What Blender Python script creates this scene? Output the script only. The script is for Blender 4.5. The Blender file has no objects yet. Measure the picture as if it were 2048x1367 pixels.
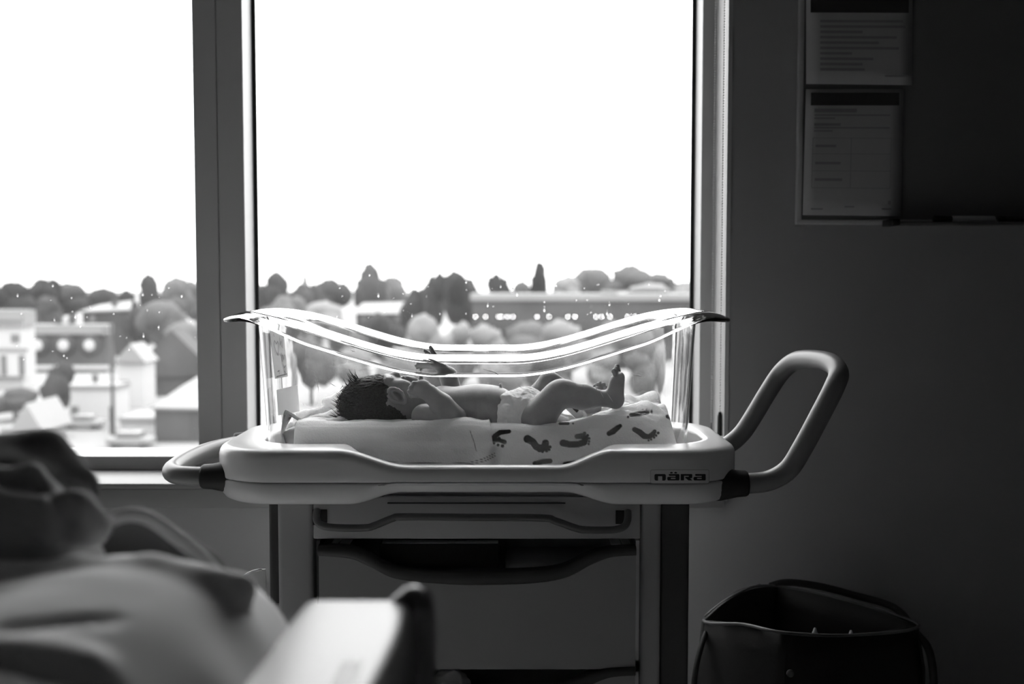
import bpy, bmesh, math, random
import numpy as np
from mathutils import Vector, Matrix, Euler, noise as mnoise

random.seed(7)
rng = np.random.default_rng(7)
SC = bpy.context.scene
COL = SC.collection
PI = math.pi

# ------------------------------------------------------------------ camera
EYE = 1.15
FPX = 2150.0
PITCH = math.atan(123.5 / FPX)
cam_data = bpy.data.cameras.new('camera')
cam = bpy.data.objects.new('camera', cam_data)
COL.objects.link(cam)
cam.location = (0, 0, EYE)
cam.rotation_euler = (PI / 2 - PITCH, 0, 0)
cam_data.sensor_width = 36.0
cam_data.lens = FPX / 2048 * 36.0
cam_data.clip_start = 0.02
cam_data.clip_end = 2000
cam_data.dof.use_dof = True
cam_data.dof.focus_distance = 1.84
cam_data.dof.aperture_fstop = 3.4
SC.camera = cam

# ------------------------------------------------------------------ world: bright overcast sky, a little brighter to one side
world = bpy.data.worlds.new('overcast_sky')
SC.world = world
world.use_nodes = True
wn = world.node_tree
wn.nodes.clear()
w_out = wn.nodes.new('ShaderNodeOutputWorld')
w_bg = wn.nodes.new('ShaderNodeBackground')
w_tc = wn.nodes.new('ShaderNodeTexCoord')
w_sep = wn.nodes.new('ShaderNodeSeparateXYZ')
# brightness across the sky (the sun is behind cloud towards +X)
w_map = wn.nodes.new('ShaderNodeMapRange')
w_map.inputs['From Min'].default_value = -0.5
w_map.inputs['From Max'].default_value = 0.1
w_map.interpolation_type = 'SMOOTHSTEP'
w_map.inputs['To Min'].default_value = 1.9
w_map.inputs['To Max'].default_value = 2.5
w_el = wn.nodes.new('ShaderNodeMapRange')           # standard overcast sky: the zenith is three times as bright as the horizon
w_el.inputs['From Min'].default_value = 0.0
w_el.inputs['From Max'].default_value = 1.0
w_el.inputs['To Min'].default_value = 1.0
w_el.inputs['To Max'].default_value = 3.0
w_mul = wn.nodes.new('ShaderNodeMath')
w_mul.operation = 'MULTIPLY'
wn.links.new(w_tc.outputs['Generated'], w_sep.inputs[0])
wn.links.new(w_sep.outputs['X'], w_map.inputs['Value'])
wn.links.new(w_sep.outputs['Z'], w_el.inputs['Value'])
wn.links.new(w_map.outputs[0], w_mul.inputs[0])
wn.links.new(w_el.outputs[0], w_mul.inputs[1])
wn.links.new(w_mul.outputs[0], w_bg.inputs['Color'])
w_bg.inputs['Strength'].default_value = 1.6
wn.links.new(w_bg.outputs[0], w_out.inputs[0])

# ------------------------------------------------------------------ colour management, bounces
SC.view_settings.view_transform = 'Standard'
SC.view_settings.look = 'None'
SC.view_settings.exposure = 0.0
SC.view_settings.gamma = 1.0
SC.view_settings.use_curve_mapping = False
cy = SC.cycles
cy.max_bounces = 20
cy.diffuse_bounces = 6
cy.glossy_bounces = 6
cy.transmission_bounces = 16
cy.transparent_max_bounces = 16
cy.caustics_reflective = True
cy.caustics_refractive = True
cy.blur_glossy = 0.0
cy.sample_clamp_indirect = 30.0
cy.use_denoising = True

# ------------------------------------------------------------------ pixel helpers: a point of the place seen at a pixel, at depth Y
CP, SP = math.cos(PITCH), math.sin(PITCH)


def P(px, py, Y):
    a = (px - 1024.0) / FPX
    b = (683.5 - py) / FPX
    dx, dy, dz = a, CP + b * SP, -SP + b * CP
    t = Y / dy
    return Vector((dx * t, Y, EYE + dz * t))


def PX(px, Y):
    return (px - 1024.0) / FPX * Y


# ------------------------------------------------------------------ materials
MATS = {}


def mat(name, v, rough=0.5, spec=0.4, metal=0.0, bump=0.0, bscale=60.0, var=0.0, vscale=8.0, sheen=0.0, coat=0.0, sub=0.0):
    if name in MATS:
        return MATS[name]
    m = bpy.data.materials.new(name)
    m.use_nodes = True
    nt = m.node_tree
    b = nt.nodes['Principled BSDF']
    b.inputs['Base Color'].default_value = (v, v, v, 1)
    b.inputs['Roughness'].default_value = rough
    b.inputs['Specular IOR Level'].default_value = spec
    b.inputs['Metallic'].default_value = metal
    if sheen:
        b.inputs['Sheen Weight'].default_value = sheen
    if coat:
        b.inputs['Coat Weight'].default_value = coat
    if sub:
        b.inputs['Subsurface Weight'].default_value = sub
        b.inputs['Subsurface Radius'].default_value = (1, 1, 1)
        b.inputs['Subsurface Scale'].default_value = 0.004
    if var or bump:
        tc = nt.nodes.new('ShaderNodeTexCoord')
    if var:
        n = nt.nodes.new('ShaderNodeTexNoise')
        n.inputs['Scale'].default_value = vscale
        n.inputs['Detail'].default_value = 5
        nt.links.new(tc.outputs['Object'], n.inputs['Vector'])
        mr = nt.nodes.new('ShaderNodeMapRange')
        mr.inputs['From Min'].default_value = 0.3
        mr.inputs['From Max'].default_value = 0.7
        mr.inputs['To Min'].default_value = v * (1 - var)
        mr.inputs['To Max'].default_value = min(1, v * (1 + var))
        nt.links.new(n.outputs['Fac'], mr.inputs['Value'])
        nt.links.new(mr.outputs[0], b.inputs['Base Color'])
    if bump:
        n2 = nt.nodes.new('ShaderNodeTexNoise')
        n2.inputs['Scale'].default_value = bscale
        n2.inputs['Detail'].default_value = 4
        nt.links.new(tc.outputs['Object'], n2.inputs['Vector'])
        bp = nt.nodes.new('ShaderNodeBump')
        bp.inputs['Strength'].default_value = bump
        bp.inputs['Distance'].default_value = 0.003
        nt.links.new(n2.outputs['Fac'], bp.inputs['Height'])
        nt.links.new(bp.outputs[0], b.inputs['Normal'])
    MATS[name] = m
    return m


def emis(name, v):
    m = bpy.data.materials.new(name)
    m.use_nodes = True
    b = m.node_tree.nodes['Principled BSDF']
    b.inputs['Base Color'].default_value = (v, v, v, 1)
    b.inputs['Emission Color'].default_value = (1, 1, 1, 1)
    b.inputs['Emission Strength'].default_value = v
    return m


def glass_mat():
    m = bpy.data.materials.new('clear_acrylic')
    m.use_nodes = True
    nt = m.node_tree
    nt.nodes.clear()
    o = nt.nodes.new('ShaderNodeOutputMaterial')
    g = nt.nodes.new('ShaderNodeBsdfGlass')
    g.inputs['IOR'].default_value = 1.42
    g.inputs['Roughness'].default_value = 0.0
    g.inputs['Color'].default_value = (.99, .99, .99, 1)
    nt.links.new(g.outputs[0], o.inputs[0])
    return m


def pane_mat():
    # thin window glass: mostly clear, faint mirror, a film of dirt that scatters daylight
    m = bpy.data.materials.new('window_glass')
    m.use_nodes = True
    nt = m.node_tree
    nt.nodes.clear()
    o = nt.nodes.new('ShaderNodeOutputMaterial')
    t = nt.nodes.new('ShaderNodeBsdfTransparent')
    t.inputs['Color'].default_value = (.97, .97, .97, 1)
    tl = nt.nodes.new('ShaderNodeBsdfTranslucent')
    tl.inputs['Color'].default_value = (.95, .95, .95, 1)
    gl = nt.nodes.new('ShaderNodeBsdfGlossy')
    gl.inputs['Roughness'].default_value = 0.01
    fr = nt.nodes.new('ShaderNodeLayerWeight')
    fr.inputs['Blend'].default_value = 0.08
    tc = nt.nodes.new('ShaderNodeTexCoord')
    n = nt.nodes.new('ShaderNodeTexNoise')
    n.inputs['Scale'].default_value = 9.0
    n.inputs['Detail'].default_value = 6
    mr = nt.nodes.new('ShaderNodeMapRange')
    mr.inputs['From Min'].default_value = 0.3
    mr.inputs['From Max'].default_value = 0.75
    mr.inputs['To Min'].default_value = 0.008
    mr.inputs['To Max'].default_value = 0.022
    nt.links.new(tc.outputs['Object'], n.inputs['Vector'])
    nt.links.new(n.outputs['Fac'], mr.inputs['Value'])
    m1 = nt.nodes.new('ShaderNodeMixShader')
    m2 = nt.nodes.new('ShaderNodeMixShader')
    nt.links.new(mr.outputs[0], m1.inputs[0])
    nt.links.new(t.outputs[0], m1.inputs[1])
    nt.links.new(tl.outputs[0], m1.inputs[2])
    nt.links.new(fr.outputs['Fresnel'], m2.inputs[0])
    nt.links.new(m1.outputs[0], m2.inputs[1])
    nt.links.new(gl.outputs[0], m2.inputs[2])
    nt.links.new(m2.outputs[0], o.inputs[0])
    return m


def print_mat(name, base, ink, rough=0.9, sheen=0.3, bump=0.5, bscale=350.0, sub=0.0):
    # cloth with a printed pattern stored as a mesh attribute
    m = mat(name, base, rough, 0.1, bump=bump, bscale=bscale, sheen=sheen)
    nt = m.node_tree
    b = nt.nodes['Principled BSDF']
    if sub:
        b.inputs['Subsurface Weight'].default_value = 1.0
        b.inputs['Subsurface Radius'].default_value = (1, 1, 1)
        b.inputs['Subsurface Scale'].default_value = sub
    at = nt.nodes.new('ShaderNodeAttribute')
    at.attribute_name = 'print'
    mx = nt.nodes.new('ShaderNodeMix')
    mx.data_type = 'RGBA'
    mx.inputs['A'].default_value = (base, base, base, 1)
    mx.inputs['B'].default_value = (ink, ink, ink, 1)
    nt.links.new(at.outputs['Fac'], mx.inputs['Factor'])
    nt.links.new(mx.outputs['Result'], b.inputs['Base Color'])
    return m


# ------------------------------------------------------------------ object helpers
def link(name, me, m=None, parent=None, smooth=False):
    o = bpy.data.objects.new(name, me)
    COL.objects.link(o)
    if m is not None:
        me.materials.append(m)
    if parent is not None:
        o.parent = parent
        o.matrix_parent_inverse = parent.matrix_basis.inverted()
    if smooth:
        me.polygons.foreach_set('use_smooth', [True] * len(me.polygons))
    return o


def mesh(name, verts, faces, m=None, parent=None, smooth=True):
    me = bpy.data.meshes.new(name)
    me.from_pydata([tuple(v) for v in verts], [], [tuple(f) for f in faces])
    me.update()
    return link(name, me, m, parent, smooth)


def from_bm(name, bm, m=None, parent=None, smooth=False):
    me = bpy.data.meshes.new(name)
    bm.to_mesh(me)
    bm.free()
    return link(name, me, m, parent, smooth)


def tag(o, label=None, cat=None, group=None, kind=None):
    if label:
        o['label'] = label
    if cat:
        o['category'] = cat
    if group:
        o['group'] = group
    if kind:
        o['kind'] = kind
    return o


def thing(name, loc, label, cat, group=None):
    o = bpy.data.objects.new(name, None)
    COL.objects.link(o)
    o.location = loc
    o.empty_display_size = 0.02
    return tag(o, label, cat, group)


def bm_box(bm, lo, hi, bev=0.0, seg=2, mtx=None):
    c = [(a + b) / 2 for a, b in zip(lo, hi)]
    s = [abs(b - a) for a, b in zip(lo, hi)]
    r = bmesh.ops.create_cube(bm, size=1.0)
    vs = r['verts']
    for v in vs:
        v.co = Vector((c[0] + v.co.x * s[0], c[1] + v.co.y * s[1], c[2] + v.co.z * s[2]))
    if bev > 0:
        es = list({e for v in vs for e in v.link_edges})
        rb = bmesh.ops.bevel(bm, geom=es, offset=bev, segments=seg, affect='EDGES', profile=0.5)
        vs = list({v for f in rb['faces'] for v in f.verts} | {v for v in vs if v.is_valid})
    if mtx is not None:
        for v in vs:
            v.co = mtx @ v.co
    return vs


def box(name, lo, hi, m, parent=None, bev=0.0, seg=2, smooth=None, mtx=None):
    bm = bmesh.new()
    bm_box(bm, lo, hi, bev, seg, mtx)
    return from_bm(name, bm, m, parent, smooth=(bev > 0) if smooth is None else smooth)


def boxes(name, lst, m, parent=None, bev=0.0):
    bm = bmesh.new()
    for lo, hi in lst:
        bm_box(bm, lo, hi, bev)
    return from_bm(name, bm, m, parent, smooth=False)


def loft(rings, closed=True, cap0=False, cap1=False):
    n = len(rings[0])
    V = [p for r in rings for p in r]
    F = []
    for i in range(len(rings) - 1):
        for j in range(n if closed else n - 1):
            k = (j + 1) % n
            F.append((i * n + j, i * n + k, (i + 1) * n + k, (i + 1) * n + j))
    if cap0:
        F.append(tuple(range(n - 1, -1, -1)))
    if cap1:
        o = (len(rings) - 1) * n
        F.append(tuple(range(o, o + n)))
    return V, F


def catmull(pts, sub=8, closed=False):
    pts = [Vector(p) for p in pts]
    out = []
    n = len(pts)
    rngs = range(n) if closed else range(n - 1)
    for i in rngs:
        if closed:
            a, b, c, d = pts[(i - 1) % n], pts[i], pts[(i + 1) % n], pts[(i + 2) % n]
        else:
            a, b, c, d = pts[max(i - 1, 0)], pts[i], pts[i + 1], pts[min(i + 2, n - 1)]
        for k in range(sub):
            t = k / sub
            out.append(0.5 * ((2 * b) + (c - a) * t + (2 * a - 5 * b + 4 * c - d) * t * t + (3 * b - a - 3 * c + d) * t ** 3))
    if not closed:
        out.append(pts[-1])
    return out


def tube_geo(path, r, n=14, caps=True):
    path = [Vector(p) for p in path]
    rings = []
    up = None
    for i, p in enumerate(path):
        t = (path[min(i + 1, len(path) - 1)] - path[max(i - 1, 0)]).normalized()
        if up is None:
            up = Vector((0, 0, 1)) if abs(t.z) < 0.9 else Vector((0, 1, 0))
        s = t.cross(up).normalized()
        up = s.cross(t).normalized()
        rr = r(i / (len(path) - 1)) if callable(r) else r
        rings.append([p + (s * math.cos(a) + up * math.sin(a)) * rr for a in [2 * PI * k / n for k in range(n)]])
    return loft(rings, True, caps, caps)


def tube(name, path, r, m, parent=None, n=14):
    V, F = tube_geo(path, r, n)
    return mesh(name, V, F, m, parent, True)


def lathe(name, c, axis, prof, m, parent=None, n=24):
    # prof: list of (distance along axis, radius)
    ax = Vector(axis).normalized()
    u = ax.orthogonal().normalized()
    w = ax.cross(u)
    rings = [[Vector(c) + ax * d + (u * math.cos(a) + w * math.sin(a)) * r for a in [2 * PI * k / n for k in range(n)]] for d, r in prof]
    V, F = loft(rings, True, True, True)
    return mesh(name, V, F, m, parent, True)


def sstep(a, b, x):
    t = min(1.0, max(0.0, (x - a) / (b - a)))
    return t * t * (3 - 2 * t)


def nz(p, s=1.0, seed=0.0):
    return mnoise.noise(Vector((p[0] * s + seed, p[1] * s - seed * 1.7, p[2] * s + seed * 0.6)))


# ------------------------------------------------------------------ one-skin bodies: smooth unions of tapered limbs, turned into a single surface
class Field:
    def __init__(self, lo, hi, h):
        self.lo = np.array(lo, float)
        self.h = h
        self.n = np.ceil((np.array(hi) - self.lo) / h).astype(int) + 1
        self.d = np.full(tuple(self.n), 0.2, np.float32)

    def _win(self, lo, hi, pad):
        i0 = np.clip(np.floor((np.array(lo) - pad - self.lo) / self.h).astype(int), 0, self.n)
        i1 = np.clip(np.ceil((np.array(hi) + pad - self.lo) / self.h).astype(int) + 1, 0, self.n)
        sl = tuple(slice(a, b) for a, b in zip(i0, i1))
        ax = [(self.lo[k] + np.arange(i0[k], i1[k]) * self.h).astype(np.float32) for k in range(3)]
        return sl, ax[0][:, None, None], ax[1][None, :, None], ax[2][None, None, :]

    def _put(self, sl, q, k, sub=False):
        a = self.d[sl]
        if a.size == 0:
            return
        if sub:
            q = -q
            hh = np.maximum(k - np.abs(a - q), 0) / max(k, 1e-9)
            self.d[sl] = np.maximum(a, q) + hh * hh * k * 0.25
        else:
            hh = np.maximum(k - np.abs(a - q), 0) / max(k, 1e-9)
            self.d[sl] = np.minimum(a, q) - hh * hh * k * 0.25

    def cap(self, a, b, ra, rb=None, k=0.006, sub=False):
        rb = ra if rb is None else rb
        a, b = np.array(a, np.float32), np.array(b, np.float32)
        rm = max(ra, rb)
        sl, X, Y, Z = self._win(np.minimum(a, b) - rm, np.maximum(a, b) + rm, k + 4 * self.h + 0.004)
        ab = b - a
        L = float(ab @ ab) + 1e-12
        t = np.clip(((X - a[0]) * ab[0] + (Y - a[1]) * ab[1] + (Z - a[2]) * ab[2]) / L, 0, 1)
        q = np.sqrt((X - a[0] - t * ab[0]) ** 2 + (Y - a[1] - t * ab[1]) ** 2 + (Z - a[2] - t * ab[2]) ** 2) - (ra + (rb - ra) * t)
        self._put(sl, q, k, sub)

    def chain(self, pts, rs, k=0.006, kb=None):
        for i in range(len(pts) - 1):
            self.cap(pts[i], pts[i + 1], rs[i], rs[i + 1], kb if (kb is not None and i == 0) else k)

    def ell(self, c, r, k=0.008, rot=None, sub=False):
        c = np.array(c, np.float32)
        r = np.array(r, np.float32)
        R = np.array(Euler(rot).to_matrix(), np.float32) if rot else np.eye(3, dtype=np.float32)
        m = float(max(r))
        e = np.sqrt((R ** 2) @ (r ** 2))
        sl, X, Y, Z = self._win(c - e, c + e, k + 4 * self.h + 0.004)
        x, y, z = X - c[0], Y - c[1], Z - c[2]
        u = R[0, 0] * x + R[1, 0] * y + R[2, 0] * z
        v = R[0, 1] * x + R[1, 1] * y + R[2, 1] * z
        w = R[0, 2] * x + R[1, 2] * y + R[2, 2] * z
        k0 = np.sqrt((u / r[0]) ** 2 + (v / r[1]) ** 2 + (w / r[2]) ** 2)
        k1 = np.sqrt((u / r[0] ** 2) ** 2 + (v / r[1] ** 2) ** 2 + (w / r[2] ** 2) ** 2)
        q = np.where(k0 < 1e-4, -float(min(r)), k0 * (k0 - 1) / np.maximum(k1, 1e-9))
        self._put(sl, q, k, sub)

    def surface(self, smooth=2):
        d, h = self.d, self.h
        s = d < 0
        nx, ny, nz_ = d.shape
        cnt = np.zeros((nx - 1, ny - 1, nz_ - 1), np.uint8)
        offs = [(i, j, k) for i in (0, 1) for j in (0, 1) for k in (0, 1)]
        for i, j, k in offs:
            cnt += s[i:nx - 1 + i, j:ny - 1 + j, k:nz_ - 1 + k]
        cells = np.argwhere((cnt > 0) & (cnt < 8))
        idx = np.full(cnt.shape, -1, np.int32)
        idx[tuple(cells.T)] = np.arange(len(cells))
        acc = np.zeros((len(cells), 3))
        num = np.zeros(len(cells))
        val = {o: d[cells[:, 0] + o[0], cells[:, 1] + o[1], cells[:, 2] + o[2]] for o in offs}
        for o in offs:
            for ax in range(3):
                if o[ax] == 0:
                    o2 = list(o)
                    o2[ax] = 1
                    o2 = tuple(o2)
                    a, b = val[o], val[o2]
                    cr = (a < 0) != (b < 0)
                    t = np.where(cr, a / np.where(cr, a - b, 1), 0)
                    p = np.tile(np.array(o, float), (len(cells), 1))
                    p[:, ax] = t
                    acc += p * cr[:, None]
                    num += cr
        V = self.lo + (cells + acc / num[:, None]) * h
        F = []
        for ax in range(3):
            a1, a2 = (ax + 1) % 3, (ax + 2) % 3
            sa = [slice(None)] * 3
            sb = [slice(None)] * 3
            sa[ax] = slice(0, -1)
            sb[ax] = slice(1, None)
            e = s[tuple(sa)] != s[tuple(sb)]
            ed = np.argwhere(e)
            ok = np.ones(len(ed), bool)
            for q in (a1, a2):
                ok &= (ed[:, q] >= 1) & (ed[:, q] < cnt.shape[q])
            ed = ed[ok]
            inside = s[tuple(ed.T)]

            def cell(o1, o2):
                c = ed.copy()
                c[:, a1] -= o1
                c[:, a2] -= o2
                return idx[tuple(c.T)]
            quad = np.stack([cell(1, 1), cell(0, 1), cell(0, 0), cell(1, 0)], 1)
            quad[~inside] = quad[~inside][:, ::-1]
            F.append(quad)
        F = np.concatenate(F)
        F = F[(F >= 0).all(1)]
        E = np.concatenate([F[:, [0, 1]], F[:, [1, 2]], F[:, [2, 3]], F[:, [3, 0]]])
        for it in range(smooth * 2):
            S = np.zeros_like(V)
            C = np.zeros(len(V))
            np.add.at(S, E[:, 0], V[E[:, 1]])
            np.add.at(C, E[:, 0], 1)
            lam = 0.5 if it % 2 == 0 else -0.52
            V = V + lam * (S / np.maximum(C, 1)[:, None] - V)
        return V, F


def np_mesh(name, V, F, m, parent=None):
    me = bpy.data.meshes.new(name)
    F = np.asarray(F)
    k = F.shape[1]
    me.vertices.add(len(V))
    me.vertices.foreach_set('co', np.asarray(V, np.float32).ravel())
    me.loops.add(F.size)
    me.loops.foreach_set('vertex_index', F.astype(np.int32).ravel())
    me.polygons.add(len(F))
    me.polygons.foreach_set('loop_start', np.arange(0, F.size, k, dtype=np.int32))
    me.polygons.foreach_set('use_smooth', np.ones(len(F), bool))
    me.update()
    me.validate()
    return link(name, me, m, parent)


def v_normals(me):
    n = np.zeros(len(me.vertices) * 3, np.float32)
    me.vertex_normals.foreach_get('vector', n)
    return n.reshape(-1, 3)


# ==================================================================== THE ROOM
WALL_Y = 2.40
FRAME_Y = 2.55
GLASS_Y = 2.65
JAMB_X = 0.486
LEFT_X, RIGHT_X, BACK_Y, CEIL = -2.6, 1.27, -2.4, 2.75
SILL_Z = 0.698
HEAD_Z = 2.45
OPEN_L = -2.5

M_wall = mat('painted_wall', 0.33, 0.7, 0.25, bump=0.05, bscale=250)
M_floor = mat('vinyl_floor', .78, 0.45, 0.4, var=0.12, vscale=3)
M_ceil = mat('ceiling_paint', 0.12, 0.9, 0.1)
M_frame = mat('window_frame_paint', 0.46, 0.4, 0.4)
M_black = mat('black_rubber', 0.02, 0.6, 0.3)
M_sill = mat('sill_laminate', 0.23, 0.4, 0.4)


def struct(o):
    o['kind'] = 'structure'
    return o


struct(box('floor', (LEFT_X, BACK_Y, -0.1), (RIGHT_X, WALL_Y, 0.0), M_floor))
struct(box('ceiling', (LEFT_X, BACK_Y, CEIL), (RIGHT_X, WALL_Y, CEIL + 0.1), M_ceil))
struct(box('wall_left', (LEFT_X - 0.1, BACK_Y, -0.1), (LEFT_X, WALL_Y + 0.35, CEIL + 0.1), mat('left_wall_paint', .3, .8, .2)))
struct(box('wall_right', (RIGHT_X, BACK_Y, -0.1), (RIGHT_X + 0.1, WALL_Y + 0.35, CEIL + 0.1), mat('dark_side_wall', 0.05, 0.8, 0.2)))  # unseen wall, brought in close and dark to shade the window wall
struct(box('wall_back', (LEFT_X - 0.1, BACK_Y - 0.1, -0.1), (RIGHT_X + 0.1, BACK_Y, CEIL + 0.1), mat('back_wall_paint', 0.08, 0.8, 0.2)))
WT = WALL_Y + 0.33
struct(boxes('wall_front', [
    ((LEFT_X, WALL_Y, -0.1), (JAMB_X, WT, SILL_Z - 0.046)),
    ((JAMB_X, WALL_Y, -0.1), (RIGHT_X, WT, CEIL + 0.1)),
    ((LEFT_X, WALL_Y, HEAD_Z), (JAMB_X, WT, CEIL + 0.1)),
    ((LEFT_X, WALL_Y, SILL_Z - 0.046), (OPEN_L, WT, HEAD_Z)),
], M_wall))
# jamb lining (bright painted reveal) and the sill
struct(box('trim_1', (JAMB_X - 0.010, WALL_Y - 0.002, SILL_Z), (JAMB_X - 0.0005, FRAME_Y + 0.06, HEAD_Z), mat('jamb_paint', 0.45, 0.35, 0.5)))
sill = struct(box('trim_2', (OPEN_L, WALL_Y - 0.03, SILL_Z - 0.012), (JAMB_X - 0.012, GLASS_Y + 0.03, SILL_Z), M_sill, bev=0.003))
box('apron', (OPEN_L, WALL_Y - 0.028, SILL_Z - 0.055), (JAMB_X - 0.014, WALL_Y - 0.001, SILL_Z - 0.0125), M_sill, sill, bev=0.002)

M_pane = pane_mat()
MUL_L = PX(393, FRAME_Y)
MUL_R = PX(492, FRAME_Y)
MUL_C = PX(440, FRAME_Y)
FR_Z = P(300, 912, FRAME_Y).z
GL_R = PX(1390, GLASS_Y)
GL_L = PX(520, GLASS_Y)


def window(n, x0, x1, xl, xr):
    # x0..x1 outer frame, xl..xr glass opening
    w = struct(box('window_%d' % n, (x0, FRAME_Y, SILL_Z), (xl, GLASS_Y + 0.03, HEAD_Z), M_frame, bev=0.0015, smooth=False))
    box('stile', (xr, FRAME_Y, SILL_Z), (x1, GLASS_Y + 0.03, HEAD_Z), M_frame, w, bev=0.0015, smooth=False)
    box('bottom_rail', (xl, FRAME_Y, SILL_Z), (xr, GLASS_Y + 0.03, FR_Z), M_frame, w, bev=0.0015, smooth=False)
    box('top_rail', (xl, FRAME_Y, HEAD_Z - 0.06), (xr, GLASS_Y + 0.03, HEAD_Z), M_frame, w, bev=0.0015, smooth=False)
    box('pane', (xl, GLASS_Y - 0.001, FR_Z), (xr, GLASS_Y + 0.001, HEAD_Z - 0.06), M_pane, w, smooth=False)
    # a single-sided sheet is enough for thin glass: keep only the room-side face
    p = w.children[-1]
    bm = bmesh.new()
    bm.from_mesh(p.data)
    bmesh.ops.delete(bm, geom=[f for f in bm.faces if f.normal.y > -0.9], context='FACES')
    bm.to_mesh(p.data)
    bm.free()
    g = 0.009
    ge = [((xl, GLASS_Y - 0.006, FR_Z), (xl + g, GLASS_Y - 0.002, HEAD_Z - .06)), ((xr - g, GLASS_Y - 0.006, FR_Z), (xr, GLASS_Y - 0.002, HEAD_Z - .06))]
    boxes('gasket', ge, M_black, w)
    return w


win1 = window(1, OPEN_L, MUL_C - 0.001, OPEN_L + 0.07, MUL_L)
win2 = window(2, MUL_C + 0.001, JAMB_X - 0.011, MUL_R, PX(1400, FRAME_Y))


def rain(win, xs, zs, n, seed):
    # raindrops and their runs on the outside of the glass
    r = random.Random(seed)
    bm = bmesh.new()
    for _ in range(n):
        x, z = r.uniform(*xs), zs[0] + (zs[1] - zs[0]) * r.random()
        s = r.uniform(0.0007, 0.0016)
        st = 1.0 if r.random() < 0.6 else r.uniform(2, 7)
        mt = Matrix.Translation((x, GLASS_Y + 0.001, z)) @ Matrix.Diagonal((s, s * 0.5, s * st, 1))
        bmesh.ops.create_icosphere(bm, subdivisions=1, radius=1.0, matrix=mt)
    o = from_bm('raindrop', bm, GLASSM, win, True)
    o['kind'] = 'stuff'


GLASSM = glass_mat()
rain(win1, (PX(20, GLASS_Y), PX(390, GLASS_Y)), (P(0, 720, GLASS_Y).z, P(0, 570, GLASS_Y).z), 40, 3)
rain(win2, (PX(560, GLASS_Y), PX(1340, GLASS_Y)), (P(0, 640, GLASS_Y).z, P(0, 530, GLASS_Y).z), 80, 5)

# bead chain of the blind, hanging in the window reveal
M_bead = mat('bead_plastic', 0.62, 0.4, 0.5)
chain = thing('blind_chain', (JAMB_X - 0.02, 2.44, 0.85), 'looped bead chain of the blind hanging down the bright window jamb', 'blind chain')
for cx, cyy, z0 in ((JAMB_X - 0.0145, 2.425, P(1440, 870, 2.42).z), (JAMB_X - 0.016, 2.52, P(1412, 845, 2.5).z)):
    bm = bmesh.new()
    z = z0
    while z < HEAD_Z - 0.05:
        bmesh.ops.create_icosphere(bm, subdivisions=1, radius=0.0023, matrix=Matrix.Translation((cx, cyy, z)))
        z += 0.006
    V, F = tube_geo([(cx, cyy, z0), (cx, cyy, HEAD_Z)], 0.0006, 5)
    o = from_bm('bead', bm, M_bead, chain, True)
    o['kind'] = 'stuff'
    mesh('cord', V, F, M_bead, chain)
lathe('tension_weight', (JAMB_X - 0.0145, 2.425, P(0, 872, 2.42).z), (0, 0, 1), [(0, .003), (.002, .0055), (.045, .0055), (.055, .003)], M_black, chain, 12)

# ------------------------------------------------------------------ whiteboard and notices
M_board = mat('whiteboard_face', 0.16, 0.25, 0.5)
M_alu = mat('board_edge_grey', 0.42, 0.4, 0.5)
M_paper = mat('notice_paper', 0.42, 0.8, 0.2)
M_ink = mat('notice_ink', 0.05, 0.8, 0.2)
M_inkg = mat('notice_grey_ink', 0.27, 0.8, 0.2)
wb = thing('whiteboard', (1.0, WALL_Y, 1.3), 'dark whiteboard with a thin edge and pen tray on the shaded wall', 'whiteboard')
bx0, bz0 = PX(1590, WALL_Y), P(1600, 442, WALL_Y).z
bx1, bz1 = 1.262, 2.0
box('panel', (bx0, WALL_Y - 0.012, bz0), (bx1, WALL_Y - 0.0005, bz1), M_board, wb)
box('edge_strip', (bx0 - 0.004, WALL_Y - 0.016, bz0), (bx0 + 0.008, WALL_Y - 0.0005, bz1), M_alu, wb, bev=0.002)
box('edge_strip', (bx0 - 0.004, WALL_Y - 0.016, bz0 - 0.008), (bx1, WALL_Y - 0.0005, bz0 + 0.003), M_alu, wb, bev=0.002)
tx0 = PX(1785, 2.34)
box('pen_tray', (tx0, 2.325, P(0, 449, 2.33).z), (bx1, WALL_Y - 0.017, P(0, 443, 2.33).z), mat('pen_tray_dark', 0.1, 0.4, 0.4), wb, bev=0.002)
box('tray_end', (tx0 - 0.012, 2.32, P(0, 451, 2.33).z), (tx0 + 0.006, WALL_Y - 0.017, P(0, 438, 2.33).z), M_black, wb, bev=0.002)
tz = P(0, 443, 2.33).z + 0.0071
for x0, x1, capc, bodyv, lab in ((1862, 1985, .03, .6, 'white marker pen with dark cap lying on the whiteboard pen tray'),
                                 (1992, 2046, .03, .05, 'black marker pen at the far end of the whiteboard pen tray')):
    t = thing('marker_pen', (PX(x0, 2.35), 2.35, tz), lab, 'marker', 'markers on the whiteboard tray')
    xa, xb = PX(x0, 2.35), PX(x1, 2.35)
    xm = xa + (xb - xa) * .3
    lathe('barrel', (xm, 2.35, tz), (1, 0, 0), [(0, .006), (.001, .0068), (xb - xm - .002, .0068), (xb - xm, .005)], mat('marker_barrel_%d' % x0, bodyv, .4), t, 12)
    lathe('cap', (xa, 2.35, tz), (1, 0, 0), [(0, .005), (.002, .007), (xm - xa - .001, .007), (xm - xa, .006)], mat('marker_cap', capc, .4), t, 12)


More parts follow.
